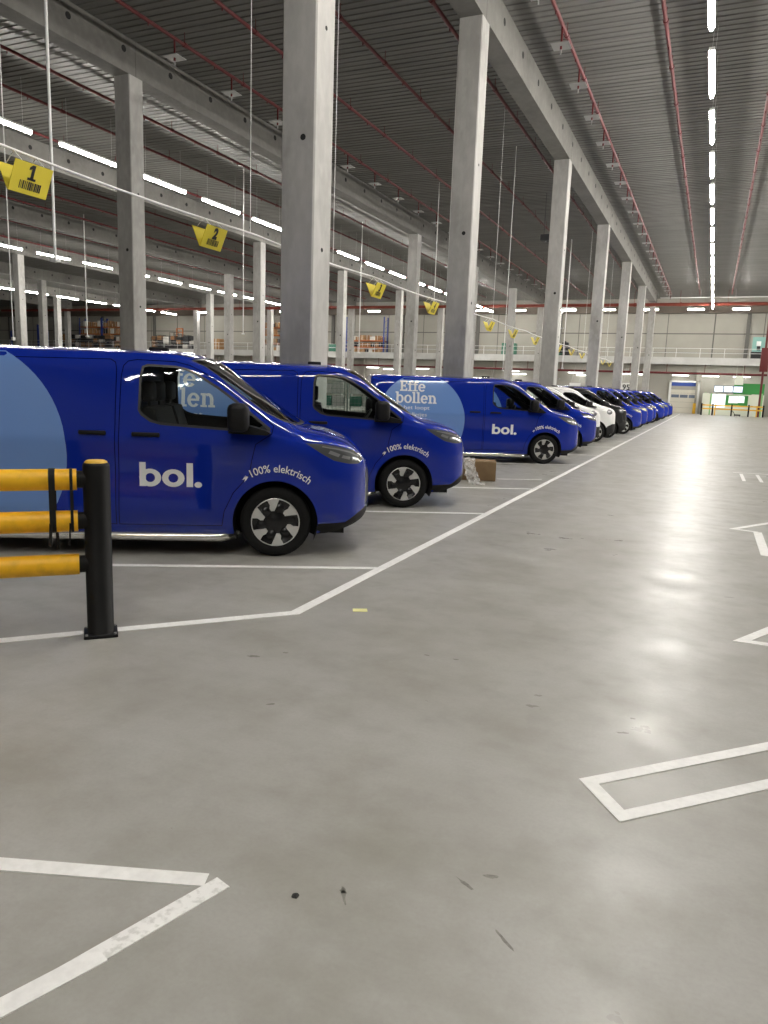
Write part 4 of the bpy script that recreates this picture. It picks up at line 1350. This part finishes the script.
    bo = shell_mesh('bumper', sk, V, F, lab == 'bumper', M['plastic'], 0, root, (1, -1), 0, bx)
    bm = bmesh.new(); bm.from_mesh(bo.data); bmesh.ops.remove_doubles(bm, verts=bm.verts[:], dist=.0008); bm.to_mesh(bo.data); bm.free()
    ws = shell_mesh('windscreen', sk, V, F, lab == 'screen', M['wglass'], 0, root, (1, -1), -.003)
    shell_mesh('windscreen_seal', sk, V, F, lab == 'wstrim', M['trim'], 0, ws, (1, -1))
    for s in (-1, 1):
        fd = shell_mesh('front_door', sk, V, F, lab == 'front', P, 0, root, (s,))
        shell_mesh('window_seal', sk, V, F, lab == 'trim', M['trim'], 0, fd, (s,))
        shell_mesh('window', sk, V, F, lab == 'glass', M['glass'], 0, fd, (s,), -.004)
        if QUART: shell_mesh('quarter_window', sk, V, F, lab == 'quarter', M['glass'], 0, fd, (s,), -.004)
        sd = shell_mesh('sliding_door', sk, V, F, lab == 'sliding', P, 0, root, (s,))
        hl = shell_mesh('headlamp', sk, V, F, lab == 'headlamp', M['lens'], 0, root, (s,))
        if F_:
            overlay('light_strip', sk, [[(.50, 1.030), (.60, .995), (.62, 1.022), (.52, 1.058)], [(.63, .988), (.71, .968), (.72, .996), (.645, 1.014)], [(.735, .963), (.79, .955), (.80, .98), (.745, .99)], [(.44, 1.098), (.60, 1.076), (.72, 1.046), (.80, 1.005), (.80, .993), (.71, 1.034), (.60, 1.062), (.44, 1.088)]], M['drl'], hl, s, .0015)
        else:
            overlay('light_strip', sk, [[(.44 + .045 * math.cos(a), 1.065 + .035 * math.sin(a)) for a in np.linspace(0, 2 * PI, 12)[:-1]]], M['drl'], hl, s, .0015)
        # handles
        for par_, ua, ub, zc in ((fd, -1.345, -1.085, 1.165), (sd, -1.828, -1.578, 1.170)):
            h = MB(); q = sk.pos(np.array([ua, ub, (ua + ub) / 2]), sk.tz([ua, ub, (ua + ub) / 2], [zc] * 3)); yy = float(q[2, 1])
            h.box((ua, s * (yy + .012) - .014, zc - .018), (ub, s * (yy + .012) + .014, zc + .022), 0, .012)
            h.build('door_handle', M['plastic'], par_)
        # mirror
        mh = MB(); a0, a1 = sorted((s * 1.02, s * 1.235)) if F_ else sorted((s * .98, s * 1.17))
        mh.box((-.44, a0, 1.225 if F_ else 1.25), (-.245, a1, 1.49 if F_ else 1.41), 0, .055 if F_ else .04)
        mr = mh.build('wing_mirror', M['plastic'], fd)
        ar = MB(); yb = sk.pos(np.array([-.12]), sk.tz([-.12], [1.225]))[0][1]
        ar.prism([(-.44, 1.205), (-.08, 1.195), (-.05, 1.215), (-.10, 1.245), (-.27, 1.285), (-.44, 1.285)], lambda a, b, q: (a, s * q, b), yb - .04, 1.10 if F_ else 1.05)
        ar.build('mirror_arm', M['plastic'], mr)
        # side bar
        y_ = wy - .01
        if F_:
            b = MB(); b.tube([(-.40, s * (y_ - .18), .21), (-.47, s * (y_ - .05), .195), (-.53, s * y_, .19), (-.62, s * y_, .19), (-2.5, s * y_, .19), (-2.6, s * y_, .19), (-2.67, s * (y_ - .05), .195), (-2.72, s * (y_ - .18), .21)], .043, 12)
            bar_ = b.build('side_bar', M['chrome'], root)
        for uu in (0., -3.10):
            make_wheel(root, uu, s, wy)
            l = MB(); n = 24; Vv = []; yo, yi = s * (wy - .005), s * (wy - .30)
            for k in range(n + 1):
                a = math.radians(-25 + 230 * k / n)
                for yy in (yo, yi): Vv.append((uu + .412 * math.cos(a), yy, .345 + .412 * math.sin(a)))
            l.add(Vv, [(2 * k, 2 * k + 1, 2 * k + 3, 2 * k + 2) for k in range(n)])
            l.add([Vv[2 * k + 1] for k in range(n + 1)] + [(uu, yi, .345)], [(k, k + 1, n + 1) for k in range(n)])
            l.build('wheel_arch_liner', M['under'], root, fix=False)
    ub_ = MB(); ub_.box((-4.0, -.66, .19), (uF - .25, .66, .42)); ub_.box((-2.62, -.84, .21), (-.50, .84, .40))
    ub_.build('underbody', M['under'], root)
    # cab
    d = MB(); d.prism([(-.42, .75), (-.36, 1.12), (-.22, 1.205), (-.02, 1.20), (.10, 1.16), (.16, .75)], lambda a, b, q: (a, q, b), -.88, .88)
    d.build('dashboard', M['dash'], root)
    swc = Vector((-.50, .42, 1.17)); ax = Vector((-.82, 0, .57)); e1 = Vector((0, 1, 0)); e2 = ax.cross(e1).normalized()
    w = MB(); w.tube([swc + (e1 * math.cos(a) + e2 * math.sin(a)) * .185 for a in np.linspace(0, 2 * PI, 25)], .016, 6)
    w.cyl(swc, swc - ax * .25, .05, 10); w.bar(swc - e1 * .18, swc + e1 * .18, .03, .02)
    w.build('steering_wheel', M['dash'], root)
    for yc, wd in ((.43, .52), (-.36, .90)):
        s_ = MB(); s_.box((-1.16, yc - wd / 2, .62), (-.58, yc + wd / 2, .86), 0, .05); so = s_.build('seat', M['seat'], root)
        k = MB(); k.prism([(-1.12, .80), (-1.02, .84), (-1.18, 1.40), (-1.28, 1.42), (-1.32, 1.36)], lambda a, b, q: (a, q, b), yc - wd / 2 + .02, yc + wd / 2 - .02); k.build('seat_back', M['seat'], so)
        hr = MB()
        for yh in ([yc] if wd < .6 else [yc - .22, yc + .22]): hr.box((-1.32, yh - .13, 1.46), (-1.22, yh + .13, 1.66), 0, .03); hr.cyl((-1.27, yh, 1.38), (-1.27, yh, 1.48), .012, 6)
        hr.build('headrest', M['seat'], so)
    k = .955 if not F_ else 1.
    b = MB(); b.prism([(-.93 * k, .4), (.93 * k, .4), (.95 * k, 1.15), (.80 * k, 1.82 * k), (-.80 * k, 1.82 * k), (-.95 * k, 1.15)], lambda a, b_, q: (q, a, b_), -1.44, -1.41)
    b.build('bulkhead', M['dash'], root)
    f = MB(); f.box((-1.41, -.90 * k, .42), (-.44, .90 * k, .5)); f.build('cab_floor', M['under'], root)
    an = MB(); an.box((-1.385, -.06, sk.zy([-1.3], [12])[0][0] - .01), (-1.19, .06, sk.zy([-1.3], [12])[0][0] + .035), 0, .015)
    an.build('roof_aerial', M['plastic'], root)
    if F_:
        # advert shapes and lettering on both sides
        for s in (-1, 1):
            cx, cz, a, b_ = -2.95, .95, 1.01, 1.045
            el = [(cx + a * math.cos(q), cz + b_ * math.sin(q)) for q in np.linspace(0, 2 * PI, 73)[:-1]]
            el = [(p[0], min(max(p[1], .335), 1.895)) for p in el]
            # clear the rear wheel opening
            out = []
            for p in el:
                out.append(p)
            bl = overlay('advert_shape', sk, [out], M['decal'], root, s, .0022)
            me = bl.data; bm = bmesh.new(); bm.from_mesh(me)
            kill = [f for f in bm.faces if (f.calc_center_median().x + 3.10)**2 + (f.calc_center_median().z - .345)**2 < .43**2]
            bmesh.ops.delete(bm, geom=kill, context='FACES'); bm.to_mesh(me); bm.free()
            fl_ = (lambda P_: P_) if s < 0 else None
            pl, w1 = slab_word('Effe'); E1 = fit(pl, w1, -3.459, -2.86, 1.592, .235)
            pl, w2 = slab_word('bollen'); E2 = fit(pl, w2, -3.56, -2.60, 1.325, .25)
            tx = [fit_text('en het loopt', -3.56, -2.77, 1.185, .125, .0), fit_text('op rolletjes', -3.51, -2.83, 1.03, .125, .0)]
            wm, ww = wordmark(); E3 = fit(wm, ww, -1.28, -.695, .678, .222)
            at_ = [arc_text('100% elektrisch', 0., .345, .495, 117, 51, .105, .008)]
            bolt = [[(-.298, .738), (-.262, .790), (-.285, .795)], [(-.300, .738), (-.262, .790), (-.276, .762)], [(-.318, .758), (-.285, .806), (-.296, .772)], [(-.318, .758), (-.280, .772), (-.292, .790)]]
            if s > 0:       # same words, reading correctly on the other side: mirror along the van inside each word
                def mir(P_, a, b): return [(a + b - p[0], p[1]) for p in P_]
                E1 = [mir(q, -3.459, -2.86)[::-1] for q in E1]; E2 = [mir(q, -3.56, -2.60)[::-1] for q in E2]; E3 = [mir(q, -1.28, -.695)[::-1] for q in E3]
                tx = [(mir(tx[0][0], -3.56, -2.77), tx[0][1]), (mir(tx[1][0], -3.51, -2.83), tx[1][1])]
                at_ = [(mir(at_[0][0], 0, 0), at_[0][1])]; bolt = [mir(q, 0, 0) for q in bolt]
            overlay('slogan_lettering', sk, E1 + E2, M['dwhite'], bl, s, .0045)
            overlay('slogan_small_lettering', sk, [], M['dwhite'], bl, s, .0045, tx)
            overlay('wordmark_lettering', sk, E3, M['dwhite'], root, s, .0035)
            overlay('electric_lettering', sk, [], M['dwhite'], root, s, .0035, at_); overlay('bolt_symbol', sk, bolt, M['dwhite'], root, s, .0035)
    return root


HEADING = math.radians(28.5); HD = Vector((math.cos(HEADING), math.sin(HEADING), 0)); HN = Vector((-math.sin(HEADING), math.cos(HEADING), 0))
blue0 = make_van('a', 'blue', 'blue panel van nearest the viewer, behind the yellow barrier', 'blue panel vans')


def place(o, x, y, half): o.location = Vector((x, y, 0)) + HN * half; o.rotation_euler = (0, 0, HEADING)


place(blue0, -3.785, 6.11, .985)
for x, y, lab in [
        (-3.860, 9.607, 'blue panel van second in the row, in front of the cardboard box'),
        (-3.516, 17.542, 'blue panel van beyond the empty bay, its light blue advert in full view'),
        (-3.61, 21.31, 'blue panel van standing directly before the white vans'),
        (-3.40, 33.54, 'blue panel van directly beyond the graphite van'),
        (-3.43, 37.17, 'blue panel van second beyond the graphite van'),
        (-3.41, 40.71, 'blue panel van third beyond the graphite van'),
        (-3.58, 45.62, 'blue panel van fourth beyond the graphite van'),
        (-3.35, 49.27, 'blue panel van third from the far end of the row'),
        (-3.30, 52.94, 'blue panel van last but one at the far end of the row'),
        (-3.25, 57.86, 'blue panel van last in the row, nearest the dock door')]:
    o = copy_tree(blue0); place(o, x, y, .985); tag(o, lab)
white0 = make_van('b', 'vwhite', 'white panel van with black bumper in plain view mid-row', 'white panel vans')
place(white0, -3.67, 27.02, .94)
o = copy_tree(white0); place(o, -3.80, 24.11, .94); tag(o, 'white panel van almost hidden behind the fourth blue van')
dark0 = copy_tree(white0); tag(dark0, 'graphite panel van between the white and the far blue vans', 'van', 'graphite panel vans'); place(dark0, -3.59, 29.97, .94)
del dark0['group']
seen = {}
for ch in [dark0] + list(dark0.children_recursive):
    if ch.type == 'MESH' and any(m and m.name == 'white_paint' for m in ch.data.materials):
        me = ch.data.copy(); ch.data = me
        for i, m in enumerate(me.materials):
            if m.name == 'white_paint': me.materials[i] = M['vdark']
